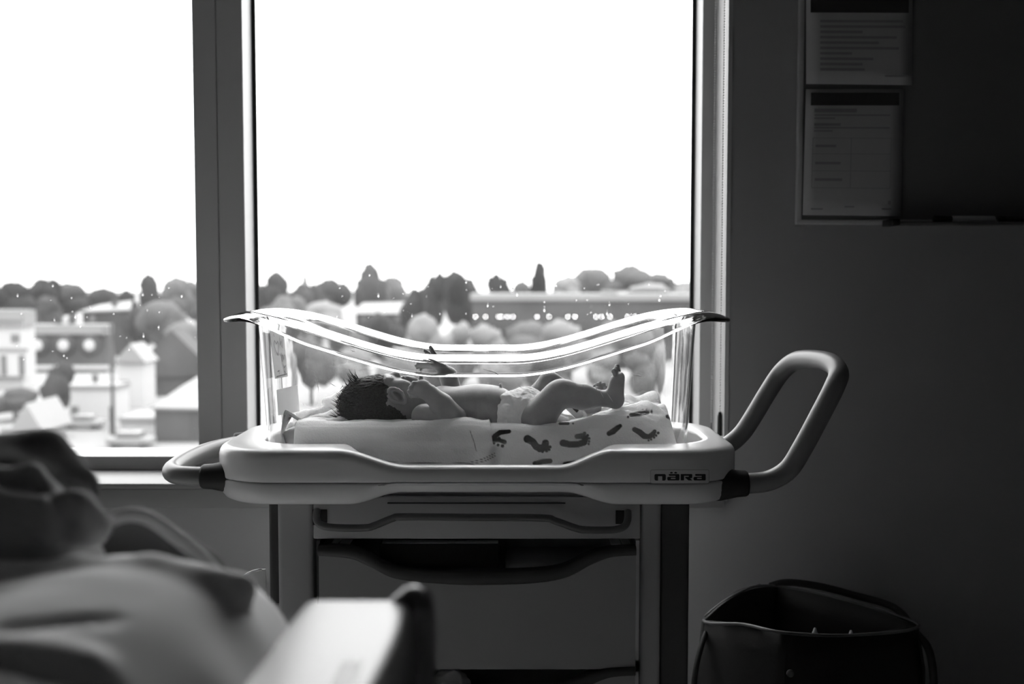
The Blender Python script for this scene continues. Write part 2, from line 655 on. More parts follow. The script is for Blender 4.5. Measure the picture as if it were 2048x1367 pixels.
def notice(name, q, y, label, bars, greys):
    # q: pixel corners tl,tr,br,bl of the sheet ; bars: dark print blocks in sheet fractions
    t = thing(name, P(q[2][0], q[2][1], y), label, 'notice', 'paper notices on the whiteboard')
    c = [P(a, b, y) for a, b in q]

    def at(u, v, dy=0.0):
        p = c[0].lerp(c[1], u).lerp(c[3].lerp(c[2], u), v)
        return Vector((p.x, p.y - dy, p.z))
    nu = nv = 8
    V = [at(i / nu, j / nv) + Vector((0, -0.0015 * math.sin(3 * i / nu + j / nv), 0)) for j in range(nv + 1) for i in range(nu + 1)]
    F = [(j * (nu + 1) + i, (j + 1) * (nu + 1) + i, (j + 1) * (nu + 1) + i + 1, j * (nu + 1) + i + 1) for j in range(nv) for i in range(nu)]
    s = mesh('sheet', V, F, M_paper, t)
    md = s.modifiers.new('thick', 'SOLIDIFY')
    md.thickness = 0.0006
    for nm, lst, m in (('header_print', bars, M_ink), ('text_print', greys, M_inkg)):
        V, F = [], []
        for u0, v0, u1, v1 in lst:
            k = len(V)
            V += [at(u0, v0, .0025), at(u1, v0, .0025), at(u1, v1, .0025), at(u0, v1, .0025)]
            F.append((k, k + 3, k + 2, k + 1))
        mesh(nm, V, F, m, t, False)


r2 = random.Random(4)
g1 = [(0.14, .34 + .055 * i, .14 + (0.74 if i % 4 != 3 else 0.3) * r2.uniform(.7, 1), .365 + .055 * i) for i in range(10)]
notice('paper_notice', [(1612, -70), (1826, -70), (1824, 170), (1612, 168)], WALL_Y - 0.016,
       'upper paper notice with a black heading band and dense text', [(.04, .16, .96, .40)],
       [(.13, .46 + .045 * i, .13 + [.78, .8, .4, .72, .55, .74, .3, .5, .4, .42][i], .47 + .045 * i + .012) for i in range(10)] + [(.74, .92, .96, .935)])
g2 = [(.09, .155, .52, .185), (.09, .20, .86, .212), (.09, .225, .3, .237), (.09, .27, .36, .29), (.09, .30, .86, .312), (.09, .325, .28, .337),
      (.08, .385, .88, .389), (.08, .51, .88, .514), (.08, .645, .88, .649), (.08, .78, .88, .784), (.47, .385, .476, .784), (.08, .385, .085, .784), (.876, .385, .88, .784),
      (.11, .44, .32, .46), (.11, .575, .37, .595), (.11, .705, .39, .727), (.08, .945, .2, .955), (.42, .925, .52, .935), (.8, .94, .9, .95)]
notice('paper_notice', [(1612, 178), (1808, 178), (1802, 432), (1605, 430)], WALL_Y - 0.017,
       'lower paper notice with a black heading strip and a ruled table', [(.05, .03, .95, .13)], g2 + [(.86, .88, .89, .91)])

# ==================================================================== THE BASSINET TROLLEY
M_tray = mat('moulded_plastic', 0.66, 0.27, 0.5, bump=0.04, bscale=600)
M_tube = mat('grey_handle_plastic', 0.19, 0.38, 0.4)
M_dark = mat('dark_plastic', 0.035, 0.45, 0.4)
M_leg = mat('painted_metal', 0.36, 0.35, 0.45)
M_chrome = mat('bright_metal', 0.8, 0.35, 0.6)
M_drawer = mat('drawer_plastic', 0.36, 0.4, 0.4)

TX0, TX1, TY0, TY1 = -0.497, 0.379, 1.72, 2.10
HX0, HX1, HY0, HY1 = -0.435, 0.335, 1.80, 2.025
Z_TOP, Z_PART, Z_BOT = 0.876, 0.822, 0.784


def rrect(x0, x1, y0, y1, r, nl=84, ns=24, nc=18):
    pts = []
    L = [((x0 + r, y0), (x1 - r, y0), nl), ((x1, y0 + r), (x1, y1 - r), ns), ((x1 - r, y1), (x0 + r, y1), nl), ((x0, y1 - r), (x0, y0 + r), ns)]
    C = [((x1 - r, y0 + r), -PI / 2), ((x1 - r, y1 - r), 0), ((x0 + r, y1 - r), PI / 2), ((x0 + r, y0 + r), PI)]
    for (a, b, n), (c, a0) in zip(L, C):
        for i in range(n):
            t = i / n
            pts.append(Vector((a[0] + (b[0] - a[0]) * t, a[1] + (b[1] - a[1]) * t)))
        for i in range(nc):
            t = a0 + PI / 2 * i / nc
            pts.append(Vector((c[0] + r * math.cos(t), c[1] + r * math.sin(t))))
    return pts


RO = 0.105


def outer(d):
    return rrect(TX0 + d, TX1 - d, TY0 + d, TY1 - d, max(RO - d, .01))


def dipx(x):
    return sstep(PX(672, 1.73), PX(812, 1.73), x) * (1 - sstep(PX(1118, 1.73), PX(1225, 1.73), x))


def dipb(x):
    return sstep(PX(690, 1.72), PX(800, 1.72), x) * (1 - sstep(PX(1130, 1.72), PX(1240, 1.72), x))


hole = rrect(HX0, HX1, HY0, HY1, 0.085)
HD = []
for p in hole:
    D = sstep(PX(690, 1.80), PX(735, 1.80), p.x) * (1 - sstep(PX(1188, 1.80), PX(1235, 1.80), p.x))
    f = 1 - sstep(HY0, HY0 + .03, p.y)
    bk = sstep(HY1 - .03, HY1, p.y)
    HD.append(Vector((p.x, p.y - 0.058 * D * f + 0.045 * D * bk)))

trolley = thing('bassinet_trolley', (-0.06, 1.91, 0.0), 'pale plastic bassinet trolley with tray, side handles and open bins by the window', 'bassinet trolley')


def ringz(pts, zf):
    return [Vector((p.x, p.y, zf(p.x))) for p in pts]


zt = lambda x: Z_TOP - 0.0265 * dipx(x)
rings = [
    ringz(outer(.006), lambda x: Z_PART + .0012), ringz(outer(.0012), lambda x: Z_PART + .0015), ringz(outer(0), lambda x: Z_PART + .0035),
    ringz(outer(0), lambda x: Z_PART + .4 * (zt(x) - Z_PART - .016)), ringz(outer(0), lambda x: zt(x) - .016), ringz(outer(.0015), lambda x: zt(x) - .010),
    ringz(outer(.0045), lambda x: zt(x) - .005), ringz(outer(.009), lambda x: zt(x) - .0018), ringz(outer(.0145), lambda x: zt(x) - .0003)]
oo = outer(.0145)


def lerp_ring(t, zf):
    return [Vector((a.x + (b.x - a.x) * t, a.y + (b.y - a.y) * t, zf(a.x + (b.x - a.x) * t))) for a, b in zip(oo, HD)]


rings += [lerp_ring(.35, zt), lerp_ring(.75, zt), lerp_ring(.92, lambda x: zt(x) - .0008), lerp_ring(1.0, lambda x: zt(x) - .004), lerp_ring(1.02, lambda x: zt(x) - .008),
          lerp_ring(1.05, lambda x: .808)]
V, F = loft(rings, True, False, True)
F = [tuple(f) for f in F]
upper = mesh('tray_rim', V, F, M_tray, trolley)

zb = lambda x: Z_BOT + 0.020 * dipb(x)
rings = [ringz(outer(.008), lambda x: Z_PART), ringz(outer(.0012), lambda x: Z_PART - .0006), ringz(outer(0), lambda x: Z_PART - .003), ringz(outer(0.0005), lambda x: zb(x) + .022),
         ringz(outer(.003), lambda x: zb(x) + .013), ringz(outer(.009), lambda x: zb(x) + .005), ringz(outer(.017), lambda x: zb(x) + .001), ringz(outer(.026), zb), ringz(outer(.08), zb)]
rings = [r[::-1] for r in rings]
V, F = loft(rings[::-1], True, True, True)
mesh('tray_base', V, [tuple(reversed(f)) for f in F], M_tray, trolley)

# handles
LH = [(-.46, 1.785, .822), (-.50, 1.785, .822), (-.535, 1.785, .8225), (-.565, 1.795, .823), (-.583, 1.83, .8255), (-.576, 1.90, .832), (-.552, 1.97, .838), (-.515, 2.025, .84), (-.47, 2.045, .84), (-.44, 2.05, .84)]
tube('handle', catmull(LH, 8), 0.0160, M_tube, trolley, 18)
RH = [P(1440, 967, 1.775), P(1497, 966, 1.775), P(1540, 960, 1.775), P(1577, 938, 1.775), P(1605, 895, 1.775), P(1640, 830, 1.775), P(1668, 775, 1.78), P(1677, 745, 1.80), P(1660, 725, 1.845),
      P(1622, 718, 1.92), P(1590, 722, 1.98), P(1562, 745, 2.02), P(1535, 785, 2.025), P(1505, 835, 2.025), P(1482, 868, 2.025), P(1455, 890, 2.025), P(1425, 904, 2.02), P(1395, 912, 2.01)]
tube('handle', catmull(RH, 8), 0.0170, M_tube, trolley, 18)
cp = [(0, .006), (.0015, .0185), (.005, .0205), (.02, .0215), (.034, .0245), (.046, .0265), (.056, .026), (.066, .021), (.074, .012)]
lathe('collar', (-.521, 1.785, .822), (1, 0, 0), cp, M_black, trolley, 28)
lathe('collar', (-.53, 2.028, .84), (.95, .3, 0), cp, M_black, trolley, 28)
pr = P(1497, 966, 1.775)
lathe('collar', pr, (-1, 0, -.02), [(d * 1.05, r * 1.06) for d, r in cp], M_black, trolley, 28)

# legs, front frame
LYF = 1.80
legs = [(PX(549, LYF), PX(621, LYF), PX(528, LYF)), (PX(1284, LYF), PX(1326, LYF), PX(1386, LYF))]
for i, (xa, xb, xs) in enumerate(legs):
    lg = box('leg', (min(xa, xb), LYF, 0.10), (max(xa, xb), LYF + .2, Z_BOT + .004), M_leg, trolley, bev=0.008, seg=4)
    s0, s1 = (xs, xa) if i == 0 else (xb, xs)
    box('shade_strip', (s0, LYF + .012, .30 if i == 0 else .12), (s1 + (.004 if i == 0 else 0), LYF + .19, Z_BOT + .003), mat('shade_strip_dark', .06, .4, .4), lg, bev=.006, seg=3)  # dark strip puts the shade of the leg's outer side into the colour
    if i == 0:
        box('leg_foot', (s0 - .006, LYF + .006, 0.10), (xa + .01, LYF + .195, P(0, 1210, LYF).z), M_leg, lg, bev=.006, seg=3)
# clear rounded pocket on the outer side of the left leg
pk = []
for k in range(13):
    a = PI / 2 + PI / 2 * k / 12
    pk.append(P(531, 1172, 1.83) + Vector((math.cos(a) * .046, 0, math.sin(a) * .030)))
pk += [P(476, 1206, 1.83), P(534, 1206, 1.83)]
V = [p for p in pk] + [p + Vector((0, .004, 0)) for p in pk]
n = len(pk)
F = [tuple(range(n - 1, -1, -1)), tuple(range(n, 2 * n))] + [(k, (k + 1) % n, n + (k + 1) % n, n + k) for k in range(n)]
pocket = mesh('side_pocket', V, F, mat('pocket_plastic', .6, .35, .5), trolley, False)
bm = bmesh.new()
for a, b in zip(pk[:-1], pk[1:]):
    pass
bm.free()
tube('pocket_rim', [p + Vector((0, -.001, 0)) for p in pk[1:]], .0022, mat('pocket_rim', .85, .3, .5), pocket, 8)

# upper drawer with its bar handle
dz0, dz1 = P(0, 1076, LYF).z, P(0, 992, LYF).z
dx0, dx1 = PX(623, LYF), PX(1283, LYF)
dr = box('drawer', (dx0, LYF - .004, dz0), (dx1, LYF + .2, dz1), M_drawer, trolley, bev=.002)
box('handle_slot', (PX(622, LYF), LYF - .0052, P(0, 1048, LYF).z), (PX(651, LYF), LYF - .003, P(0, 1017, LYF).z), M_black, dr)
box('handle_slot', (PX(1233, LYF), LYF - .0052, P(0, 1046, LYF).z), (PX(1258, LYF), LYF - .003, P(0, 1019, LYF).z), M_black, dr)
DH = [P(634, 1020, 1.79), P(633, 1036, 1.775), P(640, 1048, 1.768), P(665, 1054, 1.766), P(728, 1055, 1.766), P(750, 1050, 1.766), P(785, 1036, 1.766), P(808, 1033, 1.766), P(950, 1034, 1.766),
      P(1085, 1035, 1.766), P(1110, 1041, 1.766), P(1150, 1055, 1.766), P(1172, 1059, 1.766), P(1225, 1059, 1.766), P(1247, 1053, 1.768), P(1255, 1040, 1.775), P(1256, 1022, 1.79)]
tube('drawer_handle', catmull(DH, 5), .0062, mat('bar_handle', .10, .3, .5), dr, 12)
# thin dark panel line under tray
box('drawer_lip', (PX(772, 1.79), 1.790, P(0, 1007, 1.79).z), (PX(1132, 1.79), 1.80, P(0, 1005.3, 1.79).z), M_dark, dr)


def bin_unit(zo, name):
    up = [(636, 1090), (690, 1091), (735, 1102), (778, 1126), (850, 1138), (960, 1140), (1060, 1138), (1122, 1130), (1172, 1107), (1212, 1095), (1272, 1091)]
    lo = [(637, 1111), (700, 1116), (740, 1133), (790, 1156), (870, 1166), (960, 1169), (1060, 1166), (1130, 1155), (1180, 1130), (1222, 1114), (1272, 1110)]
    yb = 1.785
    U = catmull([P(a, b, yb) for a, b in up], 6)
    Lw = catmull([P(a, b, yb) for a, b in lo], 6)
    dz = Vector((0, 0, -zo))
    b = box(name, (PX(640, yb), 2.0, P(0, 1338, yb).z - zo), (PX(1270, yb), 2.004, P(0, 1092, yb).z - zo), M_drawer, trolley)
    fl = P(0, 1338, yb).z - zo
    # front panel follows the swoop
    V, F = [], []
    for p in Lw:
        V += [p + dz + Vector((0, .001, .006)), Vector((p.x, yb + .001, fl))]
    for p in Lw:
        V += [p + dz + Vector((0, .006, .006)), Vector((p.x, yb + .006, fl))]
    n = len(Lw)
    for o, fl_ in ((0, False), (2 * n, True)):
        for i in range(n - 1):
            q = (o + 2 * i, o + 2 * i + 1, o + 2 * i + 3, o + 2 * i + 2)
            F.append(q if not fl_ else q[::-1])
    mesh('front_panel', V, F, mat('bin_plastic', .26, .4, .4), b, True)
    V, F = [], []
    for u, w in zip(U, Lw):
        V += [u + dz + Vector((0, .014, 0)), u + dz + Vector((0, -.002, -.001)), u + dz + Vector((0, -.006, -.004)), w + dz + Vector((0, -.006, .003)), w + dz + Vector((0, -.001, 0)), w + dz + Vector((0, .014, 0))]
    for i in range(n - 1):
        for j in range(6):
            k = (j + 1) % 6
            F.append((6 * i + j, 6 * i + k, 6 * i + 6 + k, 6 * i + 6 + j))
    mesh('rim', V, [f[::-1] for f in F], M_dark, b, True)
    for x in (PX(638, yb), PX(1266, yb)):
        box('side_panel', (x, yb + .006, fl), (x + .004, 2.0, P(0, 1092, yb).z - zo), M_drawer, b)
    box('bottom_panel', (PX(640, yb), yb + .006, fl), (PX(1270, yb), 2.0, fl + .004), M_drawer, b)
    for x0, x1 in ((655, 668), (672, 692), (1227, 1246), (1250, 1264)):
        box('runner', (PX(x0, 1.80), 1.81, P(0, 1091, 1.81).z - zo), (PX(x1, 1.80), 1.98, P(0, 1091, 1.81).z - zo + .003), M_chrome, b)
    for x in (PX(628, 1.80), PX(1275, 1.80)):
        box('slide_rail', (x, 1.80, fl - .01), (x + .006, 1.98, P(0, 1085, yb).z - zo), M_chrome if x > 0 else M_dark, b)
    return b


bin_unit(0.0, 'open_bin')
bin_unit(0.206, 'open_bin')
# base and castors
for sx in (-1, 1):
    xc = (legs[0][0] + legs[0][1]) / 2 if sx < 0 else (legs[1][0] + legs[1][1]) / 2
    bs = box('base_foot', (xc - .03, 1.70, .075), (xc + .03, 2.12, .115), M_leg, trolley, bev=.01, seg=3)
    for yc in (1.735, 2.085):
        lathe('castor', (xc - .012, yc, .036), (1, 0, 0), [(0, .01), (.002, .034), (.006, .036), (.018, .036), (.022, .034), (.024, .01)], M_black, bs, 20)
        box('castor_fork', (xc - .006, yc - .01, .03), (xc + .006, yc + .01, .08), M_leg, bs)
box('cross_bar', (legs[0][1] - .01, 1.88, .085), (legs[1][0] + .01, 1.93, .11), M_leg, trolley, bev=.005)
box('back_panel', (dx0, 2.005, .14), (dx1, 2.010, Z_BOT - .002), mat('back_panel_bounce', 0.88, .5), trolley)  # unseen panel, whitened and lengthened to bounce window light onto the wall

# logo plate: sticker and lettering wrapped on the front of the tray
OUT0 = outer(0)


def tray_y(x):
    cx1, r = TX1 - RO, RO
    if x <= cx1:
        return TY0
    return TY0 + r - math.sqrt(max(0, r * r - (x - cx1) ** 2))


def wrap(px, py):
    y = TY0
    for _ in range(4):
        p = P(px, py, y)
        y = tray_y(p.x)
    return P(px, py, y)


def wrapped(name, inside, x0, x1, y0, y1, step, lift, m, parent):
    nx, ny = int((x1 - x0) / step), int((y1 - y0) / step)
    V, F, ids = [], [], {}

    def vid(i, j):
        if (i, j) not in ids:
            p = wrap(x0 + i * step, y0 + j * step)
            ids[(i, j)] = len(V)
            V.append(Vector((p.x, p.y - lift, p.z)))
        return ids[(i, j)]
    for i in range(nx):
        for j in range(ny):
            if inside(x0 + (i + .5) * step, y0 + (j + .5) * step):
                F.append((vid(i, j), vid(i, j + 1), vid(i + 1, j + 1), vid(i + 1, j)))
    return mesh(name, V, F, m, parent)


def zb6(x, y):   # logo drawing space
    return (x - 1240) * 7.314, (y - 900) * 7.314


def rr(x, y, x0, x1, y0, y1, r):
    qx, qy = max(x0 + r - x, x - x1 + r, 0), max(y0 + r - y, y - y1 + r, 0)
    return x0 <= x <= x1 and y0 <= y <= y1 and qx * qx + qy * qy <= r * r


def letter_a(x, y, o):
    x -= o
    if rr(x, y, 120, 178, 344, 440, 16) and not (x < 150 and y < 370) or rr(x, y, 22, 178, 344, 371, 13) and x < 170:
        return True
    if rr(x, y, 0, 130, 386, 440, 20):
        return not rr(x, y, 52, 122, 401, 418, 5)
    return False


def logo(px, py):
    x, y = zb6(px, py)
    if rr(x, y, 503, 670, 344, 441, 26):
        return not (556 <= x <= 618 and y > 378)
    if letter_a(x, y, 690) or letter_a(x, y, 1075):
        return True
    for cx in (751, 813):
        if ((x - cx) / 21) ** 2 + ((y - 326) / 12) ** 2 < 1:
            return True
    if rr(x, y, 885, 936, 344, 440, 12) or rr(x, y, 885, 1057, 344, 372, 14):
        return True
    if rr(x, y, 1004, 1057, 350, 404, 18) or rr(x, y, 955, 1050, 385, 408, 6):
        return True
    if 400 <= y <= 438 and abs(x - (985 + (y - 400) * 1.15)) < 30 and x < 1058:
        return True
    return False


plate = wrapped('logo_sticker', lambda x, y: rr(x, y, 1301, 1418, 939, 966, 3), 1300, 1420, 938, 967, 1.0, .0004, mat('sticker_grey', 0.66, .4, .4), trolley)
edge = wrapped('sticker_edge', lambda x, y: rr(x, y, 1300.5, 1418.5, 938.5, 966.5, 3.5) and not rr(x, y, 1301.4, 1417.6, 939.4, 965.6, 3), 1300, 1419, 938, 967, .5, .00045, mat('sticker_edge', .25, .5), plate)
wrapped('lettering', logo, 1306, 1414, 942, 962, .4, .0007, mat('logo_black', .02, .5), plate)
plate['label'] = 'logo plate lettered nära'

# ==================================================================== ACRYLIC TUB
tub = None
TCX, TCY = -0.0605, 1.925
NU_L, NU_S, NU_C = 90, 26, 16


def tub_loop(o_side, o_end):
    hx, hy, r = .362, .104, .055
    return rrect(TCX - hx - o_end, TCX + hx + o_end, TCY - hy - o_side, TCY + hy + o_side, r + min(o_side, o_end) * .9 + .0, NU_L, NU_S, NU_C)


def rim_z(x):
    u = abs(x - TCX)
    return EYE - .1255 + .071 * sstep(.06, .395, u) - .004 * sstep(.37, .445, u)


def build_tub():
    TH = .0018
    zb0 = .812
    prof = [(-.012, -.012, lambda x: zb0), (-.004, -.004, lambda x: zb0 + .002), (0, 0, lambda x: zb0 + .008)]
    RS = .0155                        # bend radius of the rim
    for k in range(1, 9):
        f = k / 9
        prof.append((.016 * f, .017 * f, lambda x, f=f: zb0 + .008 + (rim_z(x) - RS - .004 - zb0 - .008) * f))
    for k in range(0, 12):            # from the upright wall over the crest
        a = PI - PI * .70 * k / 11
        o = RS + RS * math.cos(a)
        h = RS * math.sin(a) - RS
        # at the ends the bend stops at the crest and runs out into a flat lip
        ae = PI - PI * .52 * k / 11
        oe = RS + RS * math.cos(ae)
        he = RS * math.sin(ae) - RS
        prof.append((.0165 + oe * 1.25, .0172 + o, lambda x, h=h, he=he: rim_z(x) + h + (he - h) * sstep(.27, .40, abs(x - TCX))))
    e0, s0 = prof[-1][0], prof[-1][1]
    for de, ds, he, hs in ((.012, .0035, .0022, .013), (.022, .006, .0048, .0205), (.031, .008, .0076, .027), (.036, .0095, .0100, .032)):
        prof.append((e0 + de, s0 + ds, lambda x, he=he, hs=hs: rim_z(x) - (hs + (he - hs) * sstep(.27, .40, abs(x - TCX)))))
    R = []
    for e, s, zf in prof:
        lp = tub_loop(s, e)
        R.append([Vector((p.x, p.y, zf(p.x))) for p in lp])
    n = len(R[0])
    c = Vector((TCX, TCY, 0))

    def off(sign):
        out = []
        for i, ring in enumerate(R):
            row = []
            for j in range(n):
                a, b = R[max(i - 1, 0)][j], R[min(i + 1, len(R) - 1)][j]
                t = (b - a)
                s = ring[(j + 1) % n] - ring[j - 1]
                nn = s.cross(t).normalized()
                lf = max(0.0, (i - 10) / (len(R) - 11))
                th = TH * (1 + 1.0 * lf * sstep(.33, .42, abs(ring[j].x - TCX)))
                row.append(ring[j] + nn * (th * sign))
            out.append(row)
        return out
    A, B = off(1), off(-1)     # A outside, B inside
    # rounded bead at the lip
    tip = []
    for k in (1, 2, 3, 4, 5):
        a = PI * k / 6
        row = []
        for j in range(n):
            t = (R[-1][j] - R[-2][j]).normalized()
            nn = (A[-1][j] - R[-1][j])
            row.append(R[-1][j] + nn * math.cos(a) + t * (nn.length * math.sin(a)))
        tip.append(row)
    rings = A + tip + B[::-1]
    V, F = loft(rings, True, True, True)
    return mesh('bassinet_tub', V, F, GLASSM, None, True)


tub = build_tub()
tag(tub, 'clear acrylic bassinet tub with wavy flared rim set in the trolley tray', 'bassinet tub')
me = tub.data
bm = bmesh.new()
bm.from_mesh(me)
bmesh.ops.recalc_face_normals(bm, faces=bm.faces)
bm.to_mesh(me)
bm.free()

# cards taped inside the head end of the tub
M_card = mat('card_paper', .62, .7, .3)
M_pen = mat('pen_ink', .05, .6)


def card(name, q, label, strokes, m):
    t = thing(name, q[3], label, 'card')
    a, b, c, d = q
    nrm = (b - a).cross(d - a).normalized()
    if nrm.x < 0:
        nrm = -nrm
    V = [a, b, c, d] + [p - nrm * .0006 for p in (a, b, c, d)]
    F = [(0, 1, 2, 3), (7, 6, 5, 4), (0, 4, 5, 1), (1, 5, 6, 2), (2, 6, 7, 3), (3, 7, 4, 0)]
    mesh('sheet', V, F, m, t, False)
    V, F = [], []
    for st in strokes:
        for (u0, v0), (u1, v1) in zip(st[:-1], st[1:]):
            p0 = a.lerp(b, u0).lerp(d.lerp(c, u0), v0) + nrm * .0007
            p1 = a.lerp(b, u1).lerp(d.lerp(c, u1), v1) + nrm * .0007
            w = (p1 - p0).cross(nrm).normalized() * .0011
            k = len(V)
            V += [p0 + w, p0 - w, p1 - w, p1 + w]
            F.append((k, k + 1, k + 2, k + 3))
    if V:
        mesh('handwriting', V, F, M_pen, t, False)
    return t


heart = [(.35, .27), (.22, .2), (.15, .28), (.22, .4), (.36, .52), (.46, .4), (.5, .28), (.43, .21), (.35, .27)]
hi = [[(.62, .1), (.6, .3), (.7, .2), (.72, .34)], [(.8, .15), (.78, .36)], [(.62, .46), (.66, .66), (.7, .5), (.78, .62), (.86, .5)], [(.7, .72), (.76, .8), (.86, .74), (.8, .92), (.7, .86)],
      [(.2, .06), (.24, .12)], [(.84, .05), (.9, .12)], [(.2, .86), (.34, .84), (.3, .92)], [(.08, .96), (.5, .95), (.92, .94)]]
card('greeting_card', [P(539, 661, 1.885), P(566, 664, 1.985), P(575, 752, 1.985), P(550, 757, 1.885)], 'small handwritten card with a heart taped inside the head end of the tub', [heart] + hi, mat('card_grey', .42, .7, .3))
card('blank_card', [P(553, 779, 1.9), P(595, 769, 2.0), P(600, 822, 2.0), P(556, 830, 1.9)], 'plain pale card standing behind the folded cloth at the head end', [], M_card)

# a few bright scratches on the near wall of the tub
M_scr = mat('scratch_white', .85, .6, .3)
V, F = [], []


def tub_front_y(z):
    return TCY - .104 - .017 * min(1, max(0, (z - .82) / .185)) - .0027


for (x0, y0), (x1, y1) in (((635, 760), (637, 785)), ((657, 764), (674, 774)), ((962, 737), (1006, 749)), ((1165, 768), (1168, 774)), ((1198, 778), (1208, 796)), ((1212, 782), (1227, 805)), ((1263, 748), (1288, 754)),
                           ((1183, 729), (1194, 718)), ((1075, 733), (1080, 741)), ((1190, 771), (1196, 783)), ((700, 700), (712, 704)), ((1056, 744), (1060, 752)), ((1034, 770), (1046, 776))):
    y = 1.812
    p0, p1 = P(x0, y0, y), P(x1, y1, y)
    p0.y, p1.y = tub_front_y(p0.z), tub_front_y(p1.z)
    p0, p1 = P(x0, y0, p0.y), P(x1, y1, p1.y)
    w = Vector((p1.z - p0.z, 0, -(p1.x - p0.x))).normalized() * .00045
    k = len(V)
    mid = (p0 + p1) / 2
    V += [p0, mid - w, p1, mid + w]
    F.append((k, k + 1, k + 2, k + 3))
scr = mesh('scratch', V, F, M_scr, tub, False)
scr['kind'] = 'stuff'

# ==================================================================== MATTRESS AND BLANKETS
mt_l = lambda d: rrect(-.405 + d, .288 - d, 1.838 + d, 2.008 - d, .05 - d * .5, 30, 10, 10)
rings = [ringz(mt_l(d), lambda x, z=z: z) for d, z in ((.012, .8165), (.003, .8185), (0, .826), (0, .876), (.003, .884), (.012, .888))]
V, F = loft(rings, True, True, True)
tag(mesh('bassinet_mattress', V, F, mat('mattress_vinyl', .5, .5)), 'thin grey mattress under the blankets in the clear tub', 'mattress')

BX0, BX1 = -.398, .293


def cloth_section(t, s):
    # section of a cloth wrapped over the mattress: t 0..1 from low front edge, over the top, to the low back edge ; s extra thickness
    pts = [(1.8285, .8185), (1.826, .838), (1.8255, .862), (1.829, .884), (1.838, .897), (1.852, .9015), (1.88, .899), (1.92, .8965), (1.96, .897), (1.99, .900), (2.006, .895), (2.013, .880), (2.015, .85), (2.013, .8185)]
    f = t * (len(pts) - 1)
    i = min(int(f), len(pts) - 2)
    u = f - i
    a, b, c, d = pts[max(i - 1, 0)], pts[i], pts[i + 1], pts[min(i + 2, len(pts) - 1)]
    q = [0.5 * ((2 * b[k]) + (c[k] - a[k]) * u + (2 * a[k] - 5 * b[k] + 4 * c[k] - d[k]) * u * u + (3 * b[k] - a[k] - 3 * c[k] + d[k]) * u ** 3) for k in (0, 1)]
    return q


# footprints: each a sole drawn as blobs (px) in the plane of the blanket's front
def blobs_footprint(path, toes):
    return [(a, b, r) for a, b, r in path], toes


FOOT = [
    # (capsule chain points (px,py,r)), toes (px,py,r)
    ([(1018, 862, 4), (1000, 864, 5), (990, 871, 5), (986, 878, 6), (1000, 880, 4), (1009, 883, 4.5)], [(988, 885, 3), (996, 889, 3), (1005, 891, 3.4), (998, 876, 3.5)]),
    ([(1055, 877, 8), (1066, 883, 7), (1072, 892, 7), (1080, 896, 7.5), (1090, 893, 8), (1091, 885, 7)], [(1100, 893, 3.2), (1098, 898, 3), (1093, 901, 3), (1085, 902, 3), (1078, 901, 2.6)]),
    ([(1126, 885, 7), (1140, 888, 6.4), (1155, 888, 6.4), (1168, 884, 6.6), (1171, 876, 6), (1164, 871, 5.6), (1154, 872, 5)], [(1169, 866, 3.6), (1175, 870, 3), (1178, 876, 2.8), (1178, 882, 2.6), (1177, 887, 2.6)]),
    ([(1218, 866, 5), (1226, 862, 6), (1236, 854, 5), (1240, 851, 4)], []),
    ([(1269, 858, 5), (1280, 864, 6), (1288, 871, 6), (1297, 873, 5), (1305, 868, 5.5), (1309, 862, 4)], [(1316, 865, 3), (1312, 870, 2.6), (1308, 874, 2.4), (1302, 878, 2.4), (1297, 880, 2.2)]),
    ([(1262, 829, 4), (1280, 826, 5), (1295, 824, 4)], [(1256, 833, 2.5), (1303, 823, 2.5)]),
    ([(1335, 832, 4), (1345, 836, 5), (1352, 842, 4)], []),
    ([(1070, 926, 5), (1085, 922, 5), (1100, 921, 5)], []), ([(1130, 927, 5), (1160, 925, 6), (1178, 921, 5)], []),
    ([(1120, 846, 3), (1136, 846, 3)], [(1146, 846, 2)]),
]


def px_of(V):
    # pixel position of world points (N,3)
    x, y, z = V[:, 0], V[:, 1], V[:, 2] - EYE
    dep = y * CP - z * SP
    up = y * SP + z * CP
    return 1024 + FPX * x / dep, 683.5 - FPX * up / dep


